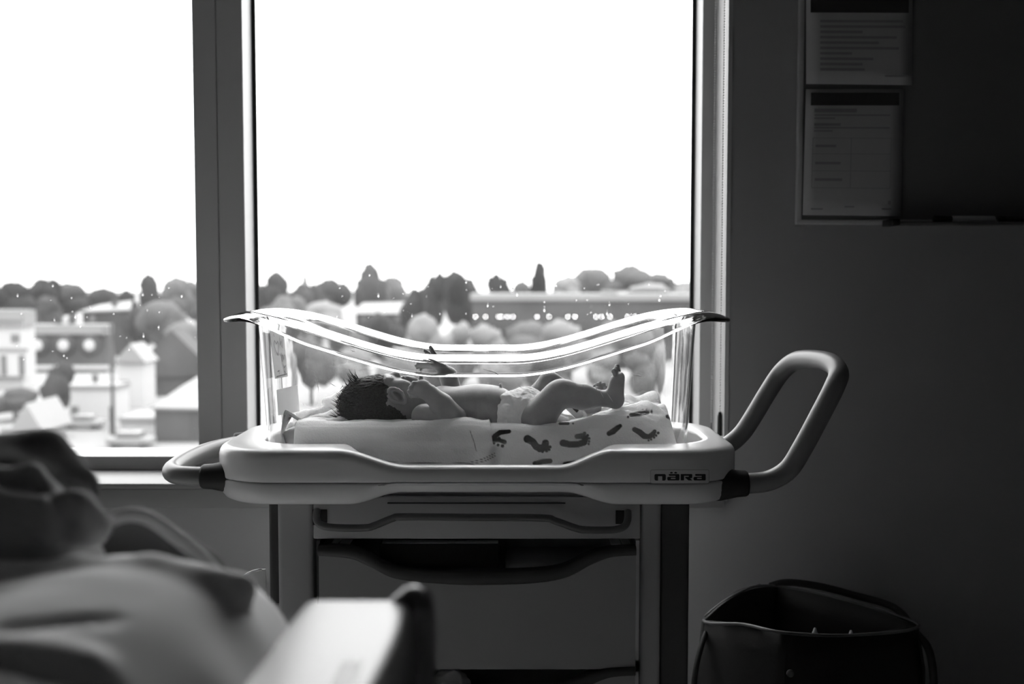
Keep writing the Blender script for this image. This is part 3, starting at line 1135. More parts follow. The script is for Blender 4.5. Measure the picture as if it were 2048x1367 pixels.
def blanket(name, x0, x1, extra, m, label, edge=None, heap=0.0, seed=0.0, nx=260, nt=170, printed=False, bumps=0.0015):
    V = np.zeros((nx + 1, nt + 1, 3))
    for i in range(nx + 1):
        for j in range(nt + 1):
            t = j / nt
            xe = x1 + (edge(t) if edge else 0.0)
            x = x0 + (xe - x0) * i / nx
            y, z = cloth_section(t, 0)
            cy_, cz_ = 1.92, .86
            # outward push
            dy, dz = y - cy_, z - cz_
            L = math.hypot(dy * .35, dz) + 1e-6
            oy, oz = dy * .35 / L, dz / L
            w = nz((x, y, z), 18, seed) * bumps * 1.2 + nz((x * 1.4, y * 3, z * 3), 30, seed + 5) * bumps * .6 + nz((x, y, z), 110, seed + 9) * .0003
            if t > .34 and t < .7:
                w *= 2.2
            e = extra + w
            y += oy * e if t < .3 or t > .75 else 0
            z += oz * e if t >= .2 and t <= .85 else 0
            if heap and t > .2:
                hx = sstep(.07, .225, x) * (1 - .75 * sstep(.268, .294, x))
                hy = sstep(.28, .50, t) * (1 - sstep(.86, .97, t))
                z += heap * hx * hy * (1 + .25 * nz((x, y, 0), 22, seed + 3)) + .020 * hx * hy * abs(nz((x * 1.3 + y * 2.2, y * 1.5, 0), 26, seed + 8)) * 1.3
            if x1 < .2:
                z += .0065 * math.exp(-((x + .085) / .028) ** 2) * (sstep(.24, .34, t) - sstep(.40, .50, t))
                y += .0016 * math.sin(x * 95 + t * 3) * sstep(.02, .2, t) * (1 - sstep(.3, .4, t)) * (.4 + sstep(-.16, -.06, x))
            if x1 > .2:
                # the foot end rounds off
                f = sstep(x1 - .028, x1 + .002, x)
                y = y + (1.92 - y) * .14 * f
                z = z - (z - .8185) * .55 * f * f
            V[i, j] = (x, y, max(z, .8175))
    ids = np.arange((nx + 1) * (nt + 1)).reshape(nx + 1, nt + 1)
    F = np.stack([ids[:-1, :-1], ids[1:, :-1], ids[1:, 1:], ids[:-1, 1:]], -1).reshape(-1, 4)
    Vf = V.reshape(-1, 3)
    # close the bundle underneath and at both ends
    cl = [(ids[i + 1, 0], ids[i, 0], ids[i, nt], ids[i + 1, nt]) for i in range(nx)]
    mid = nt // 2
    for i, fl in ((0, True), (nx, False)):
        for j in range(mid):
            q = (ids[i, j], ids[i, j + 1], ids[i, nt - j - 1], ids[i, nt - j])
            if q[1] == q[2]:
                continue
            cl.append(q[::-1] if fl else q)
    F = np.concatenate([F, np.array(cl)])
    o = np_mesh(name, Vf, F[:, ::-1], m)
    bm = bmesh.new()
    bm.from_mesh(o.data)
    bmesh.ops.recalc_face_normals(bm, faces=bm.faces)
    bm.to_mesh(o.data)
    bm.free()
    if printed:
        a, b = px_of(Vf)
        val = np.zeros(len(Vf))
        front = (np.arange(nt + 1) / nt < .62)[None, :].repeat(nx + 1, 0).ravel()
        for pth, toes in FOOT:
            dd = np.full(len(Vf), 99.0)
            for (ax, ay, ar), (bx, by, br) in zip(pth[:-1], pth[1:]):
                ex, ey = bx - ax, by - ay
                tt = np.clip(((a - ax) * ex + (b - ay) * ey) / (ex * ex + ey * ey), 0, 1)
                dd = np.minimum(dd, np.hypot(a - ax - tt * ex, b - ay - tt * ey) - (ar + (br - ar) * tt))
            for cx, cyy, r in toes:
                dd = np.minimum(dd, np.hypot(a - cx, b - cyy) - r)
            val = np.maximum(val, np.clip(.5 - dd / 1.2, 0, 1) * front)
        at = o.data.attributes.new('print', 'FLOAT', 'POINT')
        at.data.foreach_set('value', val.astype(np.float32))
    return tag(o, label, 'blanket', 'blankets in the bassinet')


M_print = print_mat('footprint_flannel', .88, .05, sub=.03)
M_terry = print_mat('plain_flannel', .88, .15, sub=.03)
blanket('footprint_blanket', -.075, .290, .001, M_print, 'pale blanket printed with dark baby footprints under the legs', heap=.024, seed=2.0, printed=True, nx=330, nt=230)


def plain_edge(t):
    return .014 * (1 - sstep(0, .25, t)) - .004 + .004 * math.sin(t * 9)


pb = blanket('plain_blanket', -.372, -.035, .0062, M_terry, 'plain pale blanket folded over the mattress under the head', edge=plain_edge, seed=6.0, nx=240, nt=150)
# hem stitching of the plain blanket: two dark threads along its low corner
Vp = np.zeros(len(pb.data.vertices) * 3, np.float32)
pb.data.vertices.foreach_get('co', Vp)
Vp = Vp.reshape(-1, 3)
a_, b_ = px_of(Vp)
val = np.zeros(len(Vp))
for pth in ([(770, 923), (845, 925), (900, 926), (940, 924), (966, 917), (992, 905)], [(930, 928), (945, 927), (970, 921), (994, 909)], [(940, 860), (947, 880), (953, 901)]):
    for (ax, ay), (bx, by) in zip(pth[:-1], pth[1:]):
        ex, ey = bx - ax, by - ay
        tt = np.clip(((a_ - ax) * ex + (b_ - ay) * ey) / (ex * ex + ey * ey), 0, 1)
        val = np.maximum(val, np.clip(1.2 - np.hypot(a_ - ax - tt * ex, b_ - ay - tt * ey), 0, 1))
fr = np.tile(np.arange(151) / 150 < .35, 241)
at = pb.data.attributes.new('print', 'FLOAT', 'POINT')
at.data.foreach_set('value', (val * fr).astype(np.float32))

# rumpled cloth behind the head (soft folds) and the loose folded corner at the head end
fd = Field((-.43, 1.82, .80), (-.24, 2.03, .97), .0022)
for a, b, r in ((P(600, 838, 1.99), P(690, 812, 1.985), .013), (P(615, 846, 1.95), P(688, 826, 1.93), .012), (P(640, 848, 1.90), P(700, 838, 1.90), .010), (P(655, 806, 2.0), P(690, 790, 2.0), .011), (P(600, 852, 1.9), P(660, 848, 1.88), .010),
                (P(600, 850, 1.96), P(700, 845, 1.96), .014), (P(585, 856, 1.93), P(600, 850, 1.99), .012)):
    fd.cap(a, b, r, r * .85, .006)
V, F = fd.surface(2)
V = np.array([v + np.array([0, -.3, 1]) * (.004 * nz((v[0] * .6 + v[2], v[1], v[2] * 2), 55, 1) + .0012 * nz(v, 150, 4)) for v in V])
tag(np_mesh('rumpled_cloth', V, F, M_terry), 'rumpled pale cloth bunched behind the crown of the head', 'cloth')

V, F = [], []
pth = [(566, 880), (563, 862), (566, 842), (571, 826), (580, 816), (590, 820), (603, 830), (618, 838), (632, 840)]
wth = [.012, .02, .03, .038, .042, .042, .04, .036, .034]
cv = catmull([P(a, b, 1.86 + .004 * i) for i, (a, b) in enumerate(pth)], 5)
for i, p in enumerate(cv):
    for j in range(13):
        f = j / 12
        V.append(p + Vector((.004 * math.sin(f * 5 + i * .2), .050 * f - .02, -.034 * f * (i / len(cv)) - .006 * math.sin(f * 4))))
for i in range(len(cv) - 1):
    for j in range(12):
        F.append((i * 13 + j, (i + 1) * 13 + j, (i + 1) * 13 + j + 1, i * 13 + j + 1))
fc = mesh('folded_cloth', V, F, print_mat('printed_corner', .8, .06))
fcv = np.array([list(v) for v in V])
val = np.clip(np.array([nz(v, 75, 3) for v in fcv]) * 6 - 1.3, 0, 1)
at = fc.data.attributes.new('print', 'FLOAT', 'POINT')
at.data.foreach_set('value', val.astype(np.float32))
md = fc.modifiers.new('thick', 'SOLIDIFY')
md.thickness = .002
tag(fc, 'loose grey blanket corner with dark print curling up at the head end', 'cloth')

# ==================================================================== THE BABY
M_skin = mat('skin', 0.31, .5, .35, var=.10, vscale=55, bump=.12, bscale=260, sub=0.12)
M_hair = mat('dark_hair', .04, .6, .2, var=.6, vscale=420)
M_diaper = mat('diaper_white', .88, .8, .2, bump=.5, bscale=160, sub=.5)


def baby():
    H = .0013
    f = Field((-.345, 1.80, .865), (.255, 2.06, 1.10), H)
    YC = 1.93
    # --- torso
    f.cap(P(893, 815, YC), P(985, 819, YC), .0345, .0375, .02)
    for dy in (-.018, .018):
        f.cap(P(890, 817, YC + dy), P(990, 820, YC + dy), .033, .034, .02)
    f.ell(P(960, 812, YC), (.050, .048, .036), .02)           # belly
    f.cap(P(985, 822, YC - .02), P(1050, 828, YC - .02), .032, .030, .02)
    f.cap(P(985, 822, YC + .02), P(1050, 828, YC + .02), .032, .030, .02)
    f.ell(P(1004, 788, YC), (.006, .006, .006), .008)
    # --- neck and head
    f.cap(P(815, 812, YC - .002), P(880, 815, YC), .028, .034, .015)
    f.ell(P(752, 810, YC), (.0590, .048, .0515), .01, rot=(0, .12, 0))      # cranium
    f.ell(P(731, 817, YC), (.0420, .045, .043), .015)
    f.ell(P(795, 800, YC), (.036, .041, .038), .015)                  # lower face
    f.ell(P(778, 772, YC), (.030, .036, .021), .012)                  # forehead to brow
    f.ell(P(806, 778, YC - .026), (.019, .014, .017), .012)           # near cheek
    f.ell(P(806, 778, YC + .026), (.019, .014, .017), .012)
    f.cap(P(780, 752, YC), P(793, 748, YC), .0042, .0058, .007)       # nose
    f.ell(P(795, 749, YC - .005), (.0045, .0042, .004), .004)
    f.ell(P(795, 749, YC + .005), (.0045, .0042, .004), .004)
    f.cap(P(808, 755, YC - .008), P(808, 755, YC + .008), .0038, .0038, .004)   # lips
    f.cap(P(814, 756, YC - .007), P(814, 756, YC + .007), .0038, .0038, .003)
    f.cap(P(811, 753, YC - .011), P(811, 753, YC + .011), .0012, .0012, .002, sub=True)
    f.ell(P(824, 764, YC), (.012, .013, .011), .009)                  # chin
    for s in (-1, 1):                                                  # closed eyes
        f.ell(P(781, 757, YC + s * .019), (.0065, .0095, .005), .004)
        f.cap(P(783, 753, YC + s * .012), P(783, 754, YC + s * .026), .0008, .0008, .0015, sub=True)
        f.cap(P(773, 753, YC + s * .010), P(774, 757, YC + s * .030), .004, .003, .006)
    # --- ears (near ear clearly seen)
    for s in (-1, 1):
        ey = YC + s * .0475
        c = P(794, 790, ey)
        dirv = Vector((.80, 0, -.60))
        prp = Vector((.60, 0, .80))
        rim = []
        for k in range(15):
            a = 2 * PI * k / 14
            wz = .0105 if math.cos(a) < .3 else .0085
            rim.append(c + dirv * (.0172 * math.cos(a)) + prp * (wz * math.sin(a)) + Vector((0, s * (.003 - .002 * math.cos(a)), 0)))
        f.ell(c, (.0165, .0062, .0105), .003, rot=(0, .64, 0))
        for p, q in zip(rim[:-1], rim[1:]):
            f.cap(p + Vector((0, s * .0045, 0)), q + Vector((0, s * .0045, 0)), .0029, .0029, .0015)
        f.ell(c + dirv * .0155 - prp * .001 + Vector((0, s * .003, 0)), (.0056, .0042, .0054), .003)              # lobe
        f.ell(c + Vector((0, s * .0062, 0)) + dirv * .002, (.0112, .0120, .0062), .0010, rot=(0, .64, 0), sub=True)   # concha
        f.cap(c + dirv * -.009 + prp * -.002 + Vector((0, s * .0035, 0)), c + dirv * .006 + prp * -.0050 + Vector((0, s * .0035, 0)), .0019, .0016, .0012)
        f.ell(c + dirv * .004 + prp * .0075 + Vector((0, s * .005, 0)), (.0032, .0026, .0028), .0015)   # tragus
    # --- near arm: shoulder, upper arm, forearm, fist by the cheek
    YN = 1.872
    f.ell(P(850, 832, YN + .012), (.024, .020, .0225), .006)
    f.cap(P(852, 834, YN + .008), P(914, 840, YN - .002), .0190, .0172, .004)
    f.cap(P(912, 833, YN - .004), P(884, 808, YN - .006), .0180, .0186, .0035)
    f.cap(P(884, 808, YN - .006), P(858, 785, YN - .006), .0186, .0152, .006)
    f.cap(P(858, 785, YN - .006), P(848, 779, YN - .006), .0150, .0150, .0015)
    f.ell(P(842, 776, YN - .006), (.0170, .0105, .0150), .004, rot=(0, -.5, 0))
    for k, (kx, ky, r) in enumerate(((828, 766, .0043), (823, 774, .0046), (820, 782, .0045), (823, 790, .0039))):
        a = P(838, ky + 1, YN - .008)
        b = P(kx, ky, YN - .009)
        c = P(kx - 1, ky + 1, YN + .002)
        d = P(kx + 9, ky + 1, YN + .007)
        f.chain([a, b, c, d], [r * 1.05, r, r * .95, r * .85], .0012)
    f.chain([P(845, 768, YN), P(842, 757, YN + .004), P(842, 750, YN + .006)], [.0055, .0038, .0032], .002)       # thumb
    # --- far arm raised from behind the chest, open hand
    YF = 1.985
    f.cap(P(872, 818, YF - .012), P(905, 800, YF), .020, .019, .008)
    f.cap(P(908, 794, YF), P(897, 752, YF), .0185, .0165, .006)
    f.cap(P(897, 752, YF), P(884, 736, YF - .004), .0160, .0105, .006)
    f.ell(P(873, 727, YF - .004), (.0130, .0130, .0100), .005)
    for k, (yy, tx, ty, r) in enumerate(((-.012, 836, 727, .0036), (-.005, 833, 731, .0039), (.003, 835, 735, .0038), (.010, 842, 739, .0033))):
        f.chain([P(870, 727 + 2 * k, YF + yy * .8), P(856, 724 + 3 * k, YF + yy), P(844, 725 + 3 * k, YF + yy), P(tx, ty, YF + yy)], [.0048, r * 1.1, r, r * .85], .0015)
    f.chain([P(874, 722, YF - .012), P(868, 708, YF - .018), P(863, 699, YF - .019), P(861, 694, YF - .017)], [.0060, .0048, .0042, .0034], .002)   # thumb held up
    f.chain([P(866, 716, YF), P(856, 706, YF + .004), P(850, 701, YF + .004)], [.0045, .004, .0034], .002)
    # --- near leg
    YL = 1.88
    f.cap(P(1058, 832, YL + .02), P(1080, 838, YL + .002), .030, .028, .01)
    f.cap(P(1072, 838, YL), P(1112, 792, YL - .004), .0290, .0255, .008)
    f.ell(P(1128, 784, YL - .004), (.0235, .021, .0225), .010)
    f.cap(P(1122, 786, YL - .004), P(1166, 793, YL), .0240, .0220, .006)
    f.cap(P(1166, 793, YL), P(1208, 797, YL + .004), .0215, .0135, .008)
    f.ell(P(1231, 801, YL + .004), (.0135, .0125, .0135), .008)                     # heel
    f.cap(P(1212, 796, YL + .004), P(1230, 800, YL + .004), .0135, .0130, .006)
    f.cap(P(1232, 795, YL + .004), P(1236, 760, YL + .004), .0135, .0115, .006)        # sole
    f.cap(P(1226, 786, YL + .006), P(1232, 762, YL + .006), .0125, .0110, .006)        # instep
    f.ell(P(1239, 752, YL + .005), (.0085, .016, .0085), .004)                      # ball
    for k in range(5):
        yy = YL - .010 + .0068 * k
        big = k == 4
        x0 = 1237 - 2.0 * (4 - k)
        ty = 731 + (4 - k) * 2.2
        f.chain([P(x0, 748, yy), P(x0 - 1.5, 740, yy), P(x0 - 3, ty + 2, yy)], [.0045 if big else .0036, .0048 if big else .0033, .0052 if big else .0036], .0012)
    # --- far leg, knee behind, foot tucked below the near shin
    YR = 1.978
    f.cap(P(1052, 822, YR - .02), P(1096, 768, YR), .027, .0195, .01)
    f.ell(P(1100, 764, YR), (.019, .019, .018), .010)
    f.cap(P(1100, 764, YR), P(1140, 786, YR - .006), .0190, .0185, .006)
    f.cap(P(1140, 786, YR - .006), P(1178, 806, YR - .022), .0180, .0135, .008)
    f.ell(P(1184, 820, YR - .026), (.0160, .0145, .0150), .008)
    f.cap(P(1184, 816, YR - .026), P(1198, 784, YR - .028), .0145, .0125, .006)
    for k in range(5):                                   # toes fanned above the near shin
        tx, ty = 1192 + 5.2 * k, (772, 768, 766, 768, 775)[k]
        yy = YR - .020 - .005 * k
        f.chain([P(1195 + 2.5 * k, 786, yy), P(tx + .5, ty + 7, yy), P(tx - 1, ty, yy - .001)], [.0060, .0046, .0050 if k == 0 else .0042], .0013)
    V, F = f.surface(1)
    return V, F


BV, BF = baby()
person = np_mesh('baby', BV, BF, M_skin)
tag(person, 'newborn baby lying on its back in a diaper with arms and feet raised', 'baby')

# hair: a cap of dark hair over the crown, temples and nape, with wisps standing up at the crown
bn = v_normals(person.data)
bx, by = px_of(BV)
head = (bx < 822) & (BV[:, 2] > .80)
hairline = np.where(by < 764, 768, np.where(by < 776, 768 + (by - 764) * .9, np.where(by < 806, 776, np.minimum(812, 776 + (by - 806) * 1.6))))
hairline = hairline + np.array([nz(v, 230, 8) * 5 + nz(v, 90, 3) * 5 for v in BV])
hm = np.clip((hairline - bx) / 9.0, 0, 1) * head
arm = (BV[:, 1] < 1.876) & (bx > 800)
hm[arm] = 0
hv = BV + bn * (hm * .0016 + np.array([abs(nz((v[0] * .35, v[1], v[2]), 260, 4)) * .0022 for v in BV]) * hm)[:, None]
fm = (hm[BF] > 0.03).all(1)
use = np.unique(BF[fm])
remap = np.full(len(BV), -1)
remap[use] = np.arange(len(use))
V_ = hv[use]
F_ = remap[BF[fm]]
hair = np_mesh('hair', V_ + bn[use] * .0002, F_, M_hair, person)
SV, SF = [], []
cand = use[hm[use] > .4]
hr = random.Random(11)
crown_c = np.array(P(745, 812, 1.93))
cand2 = use[(hm[use] > .4) & (bx[use] < 722)]
for q_ in range(2300):
    i = hr.choice(cand) if q_ % 3 else hr.choice(cand2)
    p = Vector(BV[i])
    nrm = Vector(bn[i])
    q = bx[i]
    crown = max(0.0, min(1.0, (738 - q) / 50.0))
    stand = (.22 + .55 * crown) * hr.uniform(.5, 1.2)
    flow = Vector((-.9, .0, -.25 + .9 * crown * hr.random()))
    flow = (flow - nrm * flow.dot(nrm))
    if flow.length < 1e-4:
        continue
    if q_ % 30 == 0:
        stand = max(stand, .55)
    d = (flow.normalized() * (1 - stand * .6) + nrm * stand + Vector((hr.uniform(-.2, .2), hr.uniform(-.25, .25), hr.uniform(-.15, .25)))).normalized()
    L = hr.uniform(.005, .010) * (1 + .3 * crown)
    w = hr.uniform(.0003, .0006) * (1 + .6 * crown)
    if q_ % 30 == 0:                       # tufts
        w, L, stand = hr.uniform(.0008, .0014), hr.uniform(.012, .021), stand + .15
    s = d.cross(nrm)
    if s.length < 1e-3:
        continue
    s.normalize()
    bend = nrm * (-.25 * L) + Vector((0, 0, -.1 * L))
    k = len(SV)
    a0, a1, a2 = p + nrm * .0008, p + d * (L * .55) + nrm * .0012, p + d * L + bend
    u = nrm
    SV += [a0 + s * w, a0 - s * w, a0 + u * w, a1 + s * w * .8, a1 - s * w * .8, a1 + u * w * .8, a2]
    SF += [(k, k + 1, k + 4), (k, k + 4, k + 3), (k + 1, k + 2, k + 5), (k + 1, k + 5, k + 4), (k + 2, k, k + 3), (k + 2, k + 3, k + 5), (k + 3, k + 4, k + 6), (k + 4, k + 5, k + 6), (k + 5, k + 3, k + 6)]
# tufts standing up from the crown
for q_ in range(46):
    f_ = hr.random()
    base_ = P(684 + 30 * f_ * f_, 838 - 76 * f_, hr.uniform(1.90, 1.95)) + Vector((.006, 0, 0))
    d = Vector((-.95 + .25 * f_, hr.uniform(-.25, .25), .35 + .6 * f_ + hr.uniform(-.35, .35))).normalized()
    L = hr.uniform(.018, .034)
    w = hr.uniform(.0008, .0014)
    s = d.cross(Vector((0, 1, 0))).normalized()
    u = Vector((0, 1, 0))
    k = len(SV)
    a0, a1, a2 = base_, base_ + d * (L * .6), base_ + d * L + Vector((hr.uniform(-.001, .003), 0, hr.uniform(.0, .005)))
    SV += [a0 + s * w, a0 - s * w, a0 + u * w, a1 + s * w * .7, a1 - s * w * .7, a1 + u * w * .7, a2]
    SF += [(k, k + 1, k + 4), (k, k + 4, k + 3), (k + 1, k + 2, k + 5), (k + 1, k + 5, k + 4), (k + 2, k, k + 3), (k + 2, k + 3, k + 5), (k + 3, k + 4, k + 6), (k + 4, k + 5, k + 6), (k + 5, k + 3, k + 6)]
wisps = mesh('hair_strand', SV, SF, M_hair, hair, True)
wisps['kind'] = 'stuff'

# diaper: a crumpled white shell round hips and seat
fd = Field((-.05, 1.84, .865), (.14, 2.02, .985), .0016)
fd.cap(P(1016, 824, 1.905), P(1066, 832, 1.90), .0375, .034, .015)
fd.cap(P(1016, 824, 1.955), P(1066, 830, 1.96), .0375, .034, .015)
fd.ell(P(1052, 812, 1.93), (.038, .040, .036), .015)
fd.ell(P(1086, 832, 1.93), (.030, .034, .022), .012)
fd.cap(P(1090, 836, 1.90), P(1132, 842, 1.895), .016, .008, .008)
fd.cap(P(1098, 836, 1.93), P(1140, 842, 1.93), .018, .010, .008)
for k in range(6):                                    # waist and leg ruffles
    a = P(1010 + 1.5 * k, 792 + 10 * k, 1.872 + (.0 if k > 1 else .012))
    fd.ell(a, (.0085, .009, .0055), .003)
V, F = fd.surface(1)
V = np.array([v + np.array([0, -.6, .5]) * (.0030 * nz((v[0] * 3.0, v[1], v[2] * .7), 42, 2) + .0022 * nz((v[0] * 1.8, v[1] * 1.2, v[2] * .8), 105, 7) + .0008 * nz(v, 240, 5)) for v in V])
np_mesh('diaper', V, F, M_diaper, person)
# cord clamp on the belly
clamp = lathe('cord_clamp', P(1004.5, 784, 1.925), (-.25, -.1, 1), [(0, .003), (.002, .0042), (.006, .0042), (.007, .003), (.0075, .0026), (.015, .0024), (.0165, .001)], mat('clamp_white', .7, .4), person, 12)
box('cord_stump', P(1007, 781, 1.92) - Vector((.003, .003, .004)), P(1007, 781, 1.92) + Vector((.003, .003, .003)), M_black, person, bev=.001)

# security tag on the far ankle
tg = thing('ankle_tag', P(1152, 835, 1.93), 'pale plastic security tag strapped round the tucked ankle', 'ankle tag')
q = Matrix.Translation(P(1151, 820, 1.93)) @ Euler((.2, .75, .2)).to_matrix().to_4x4()
box('tag_body', (-.017, -.005, -.010), (.017, .005, .010), mat('tag_white', .62, .4), tg, bev=.003, mtx=q)
box('tag_mark', (-.008, -.0058, -.001), (.003, -.0048, .0045), M_black, tg, mtx=q)
box('tag_mark', (-.0135, -.0058, -.001), (-.011, -.0048, .002), M_black, tg, mtx=q)
st = [P(1166, 822, 1.925), P(1171, 832, 1.925), P(1164, 842, 1.93), P(1153, 846, 1.94)]
V, F = [], []
for p in catmull(st, 6):
    V += [p + Vector((-.004, 0, .001)), p + Vector((.004, 0, -.001)), p + Vector((.004, .002, -.001)), p + Vector((-.004, .002, .001))]
n = len(V) // 4
for i in range(n - 1):
    for j in range(4):
        k = (j + 1) % 4
        F.append((4 * i + j, 4 * i + k, 4 * i + 4 + k, 4 * i + 4 + j))
mesh('strap', V, F, mat('strap_white', .8, .4), tg, True)
for a, b in ((1173, 833), (1171, 838)):
    lathe('strap_stud', P(a, b, 1.918), (0, -1, 0), [(0, .0026), (.002, .0024), (.003, .001)], M_chrome, tg, 10)

# ==================================================================== THINGS IN THE BINS
bf1 = P(0, 1338, 1.785).z + .0045
t = thing('ring_binder', (PX(880, 1.88), 1.88, bf1), 'dark book with a pale top edge standing in the upper open bin', 'book')
zt1 = P(0, 1087, 1.86).z
box('cover', (PX(755, 1.86), 1.86, bf1), (PX(998, 1.86), 1.885, zt1), mat('book_cover', 0.045, .6), t, bev=.002)
box('pages', (PX(760, 1.86), 1.863, zt1 - .004), (PX(996, 1.86), 1.882, zt1 + .0012), mat('book_pages', 0.8, .8), t)
t = thing('folded_linen', (PX(1080, 1.9), 1.9, bf1), 'folded grey linen lying low in the upper open bin', 'linen')
for k in range(3):
    box('fold', (PX(1010, 1.84), 1.83, bf1 + .055 * k), (PX(1220, 1.84), 1.97, bf1 + .055 * k + .053), mat('linen_grey', 0.4, .9), t, bev=.015, seg=3)
fd = Field((-.17, 1.78, P(0, 1338, 1.785).z - .20), (-.05, 1.95, P(0, 1330, 1.785).z), .004)
bf2 = P(0, 1338, 1.785).z - .206 + .005
base = P(900, 1375, 1.84)
fd.ell(base, (.035, .03, .022), .01)
for k in range(10):
    a = base + Vector((random.uniform(-.03, .03), random.uniform(-.02, .02), random.uniform(.0, .02)))
    fd.cap(a, a + Vector((random.uniform(-.02, .02), random.uniform(-.02, .02), random.uniform(0, .014))), .006, .003, .004)
fd.cap(base, Vector((base.x, base.y, bf2 + .045)), .03, .04, .02)
V, F = fd.surface(1)
V = np.array([v + np.array(mnoise.noise_vector(Vector(v) * 70)) * .004 for v in V])
tag(np_mesh('crumpled_bag', V, F, mat('crumpled_plastic', .75, .3, .6)), 'crumpled white plastic wrapper poking out of the lower bin', 'wrapper')

# ==================================================================== BAG ON THE FLOOR
M_bag = mat('bag_nylon', .030, .55, .4, bump=.2, bscale=90)
M_bag2 = mat('bag_front_nylon', .018, .6, .3, bump=.2, bscale=90)
YB = 2.08
bag = thing('tote_bag', (.33, 2.12, 0), 'tall black open-topped bag standing on the floor against the wall', 'bag')
cA, cB, cC, cD = P(1407, 1240, 2.13), P(1572, 1265, 2.02), P(1838, 1250, 2.14), P(1552, 1172, 2.30)
tops = [cA, cB, cC, cD]
cen = sum(tops, Vector()) / 4


def bag_side(name, a, b, m, sag, n=10):
    V, F = [], []
    for i in range(n + 1):
        f = i / n
        p = a.lerp(b, f)
        out = Vector((p.x - cen.x, p.y - cen.y, 0)).normalized()
        for j in range(n + 1):
            g = j / n
            z = p.z + sag * math.sin(f * PI) * (1 - g)
            q = Vector((p.x, p.y, 0)) + out * (.022 * math.sin(g * PI) + .006 * nz((p.x, p.y, g), 6, 3))
            V.append(Vector((q.x, q.y, z * (1 - g) + .004 * g)))
    for i in range(n):
        for j in range(n):
            F.append((i * (n + 1) + j, i * (n + 1) + j + 1, (i + 1) * (n + 1) + j + 1, (i + 1) * (n + 1) + j))
    o = mesh(name, V, F, m, bag, True)
    md = o.modifiers.new('thick', 'SOLIDIFY')
    md.thickness = .006
    return o


bag_side('side_panel', cA, cB, M_bag, .004)
bag_side('front_panel', cB, cC, M_bag2, -.012)
bag_side('side_panel', cC, cD, M_bag, .010)
bag_side('back_panel', cD, cA, M_bag, .024)
box('bag_bottom', (min(p.x for p in tops) + .03, min(p.y for p in tops) + .05, .004), (max(p.x for p in tops) - .03, max(p.y for p in tops) - .07, .02), M_bag, bag)
loop = [cA, cA.lerp(cB, .5) + Vector((0, 0, .004)), cB, cB.lerp(cC, .5) + Vector((0, 0, -.012)), cC, cC.lerp(cD, .5) + Vector((0, 0, .010)), cD, cD.lerp(cA, .5) + Vector((0, 0, .024))]
tube('zip_edge', catmull(loop, 6, True), .0035, mat('zip_edge_grey', .12, .4), bag, 8)
tube('strap', catmull([P(1520, 1172, 2.28), P(1470, 1190, 2.24), P(1425, 1240, 2.15), P(1400, 1300, 2.10), P(1388, 1370, 2.08), P(1392, 1450, 2.08)], 6), .006, M_bag, bag, 8)
tube('strap', catmull([P(1540, 1172, 2.305), P(1575, 1164, 2.305), P(1640, 1172, 2.305), P(1710, 1190, 2.30), P(1790, 1215, 2.26), P(1830, 1262, 2.16), P(1858, 1300, 2.12), P(1868, 1370, 2.12), P(1866, 1460, 2.12)], 6), .008, M_bag, bag, 8)
lathe('buckle', P(1580, 1345, 2.0), (0, -1, 0), [(0, .007), (.004, .007), (.006, .004)], mat('buckle_grey', 0.1, .3), bag, 16)
for k, (a, b) in enumerate(((1583, 1245), (1630, 1235), (1668, 1252), (1702, 1240))):
    p = P(a, b + 16, 2.12)
    t = thing('baby_bottle', (p.x, p.y, .05), ['small pale bottle standing at the near corner inside the black bag', 'taller grey bottle second along inside the black bag',
                                               'short dark bottle third along inside the black bag', 'grey capped bottle nearest the side strap inside the black bag'][k], 'bottle', 'bottles inside the black bag')
    lathe('bottle_body', (p.x, p.y, .025), (0, 0, 1), [(0, .014), (.004, .017), (p.z - .08, .017), (p.z - .065, .012)], mat('bottle_grey_%d' % k, [.6, .3, .12, .35][k], .4), t, 14)
    lathe('bottle_cap', (p.x, p.y, p.z - .04), (0, 0, 1), [(0, .0125), (.012, .011), (.03, .004), (.036, .002)], mat('bottle_cap_%d' % k, [.8, .4, .3, .4][k], .4), t, 14)

# ==================================================================== HOSPITAL BED IN THE FOREGROUND
M_rail = mat('bed_rail_plastic', 0.165, .32, .45)
M_sheet = mat('bed_sheet', 0.85, .9, .1, bump=.2, bscale=120)
M_dk = mat('dark_blanket_cloth', 0.2, .95, .1, bump=.4, bscale=60)
M_md = mat('grey_blanket_cloth', 0.42, .95, .1, bump=.4, bscale=60)
RZ = P(0, 1193, .75).z
bed = thing('hospital_bed', (-.6, .0, 0), 'hospital bed with a pale rounded plastic side rail in the foreground', 'bed')
rxa, rxb = PX(603, .75), PX(832, .75)
sk = Matrix.Shear('XZ', 4, (0, 0))
rail = box('side_rail', (rxa, .20, RZ - .30), (rxb, .75, RZ), M_rail, bed, bev=.010, seg=4)
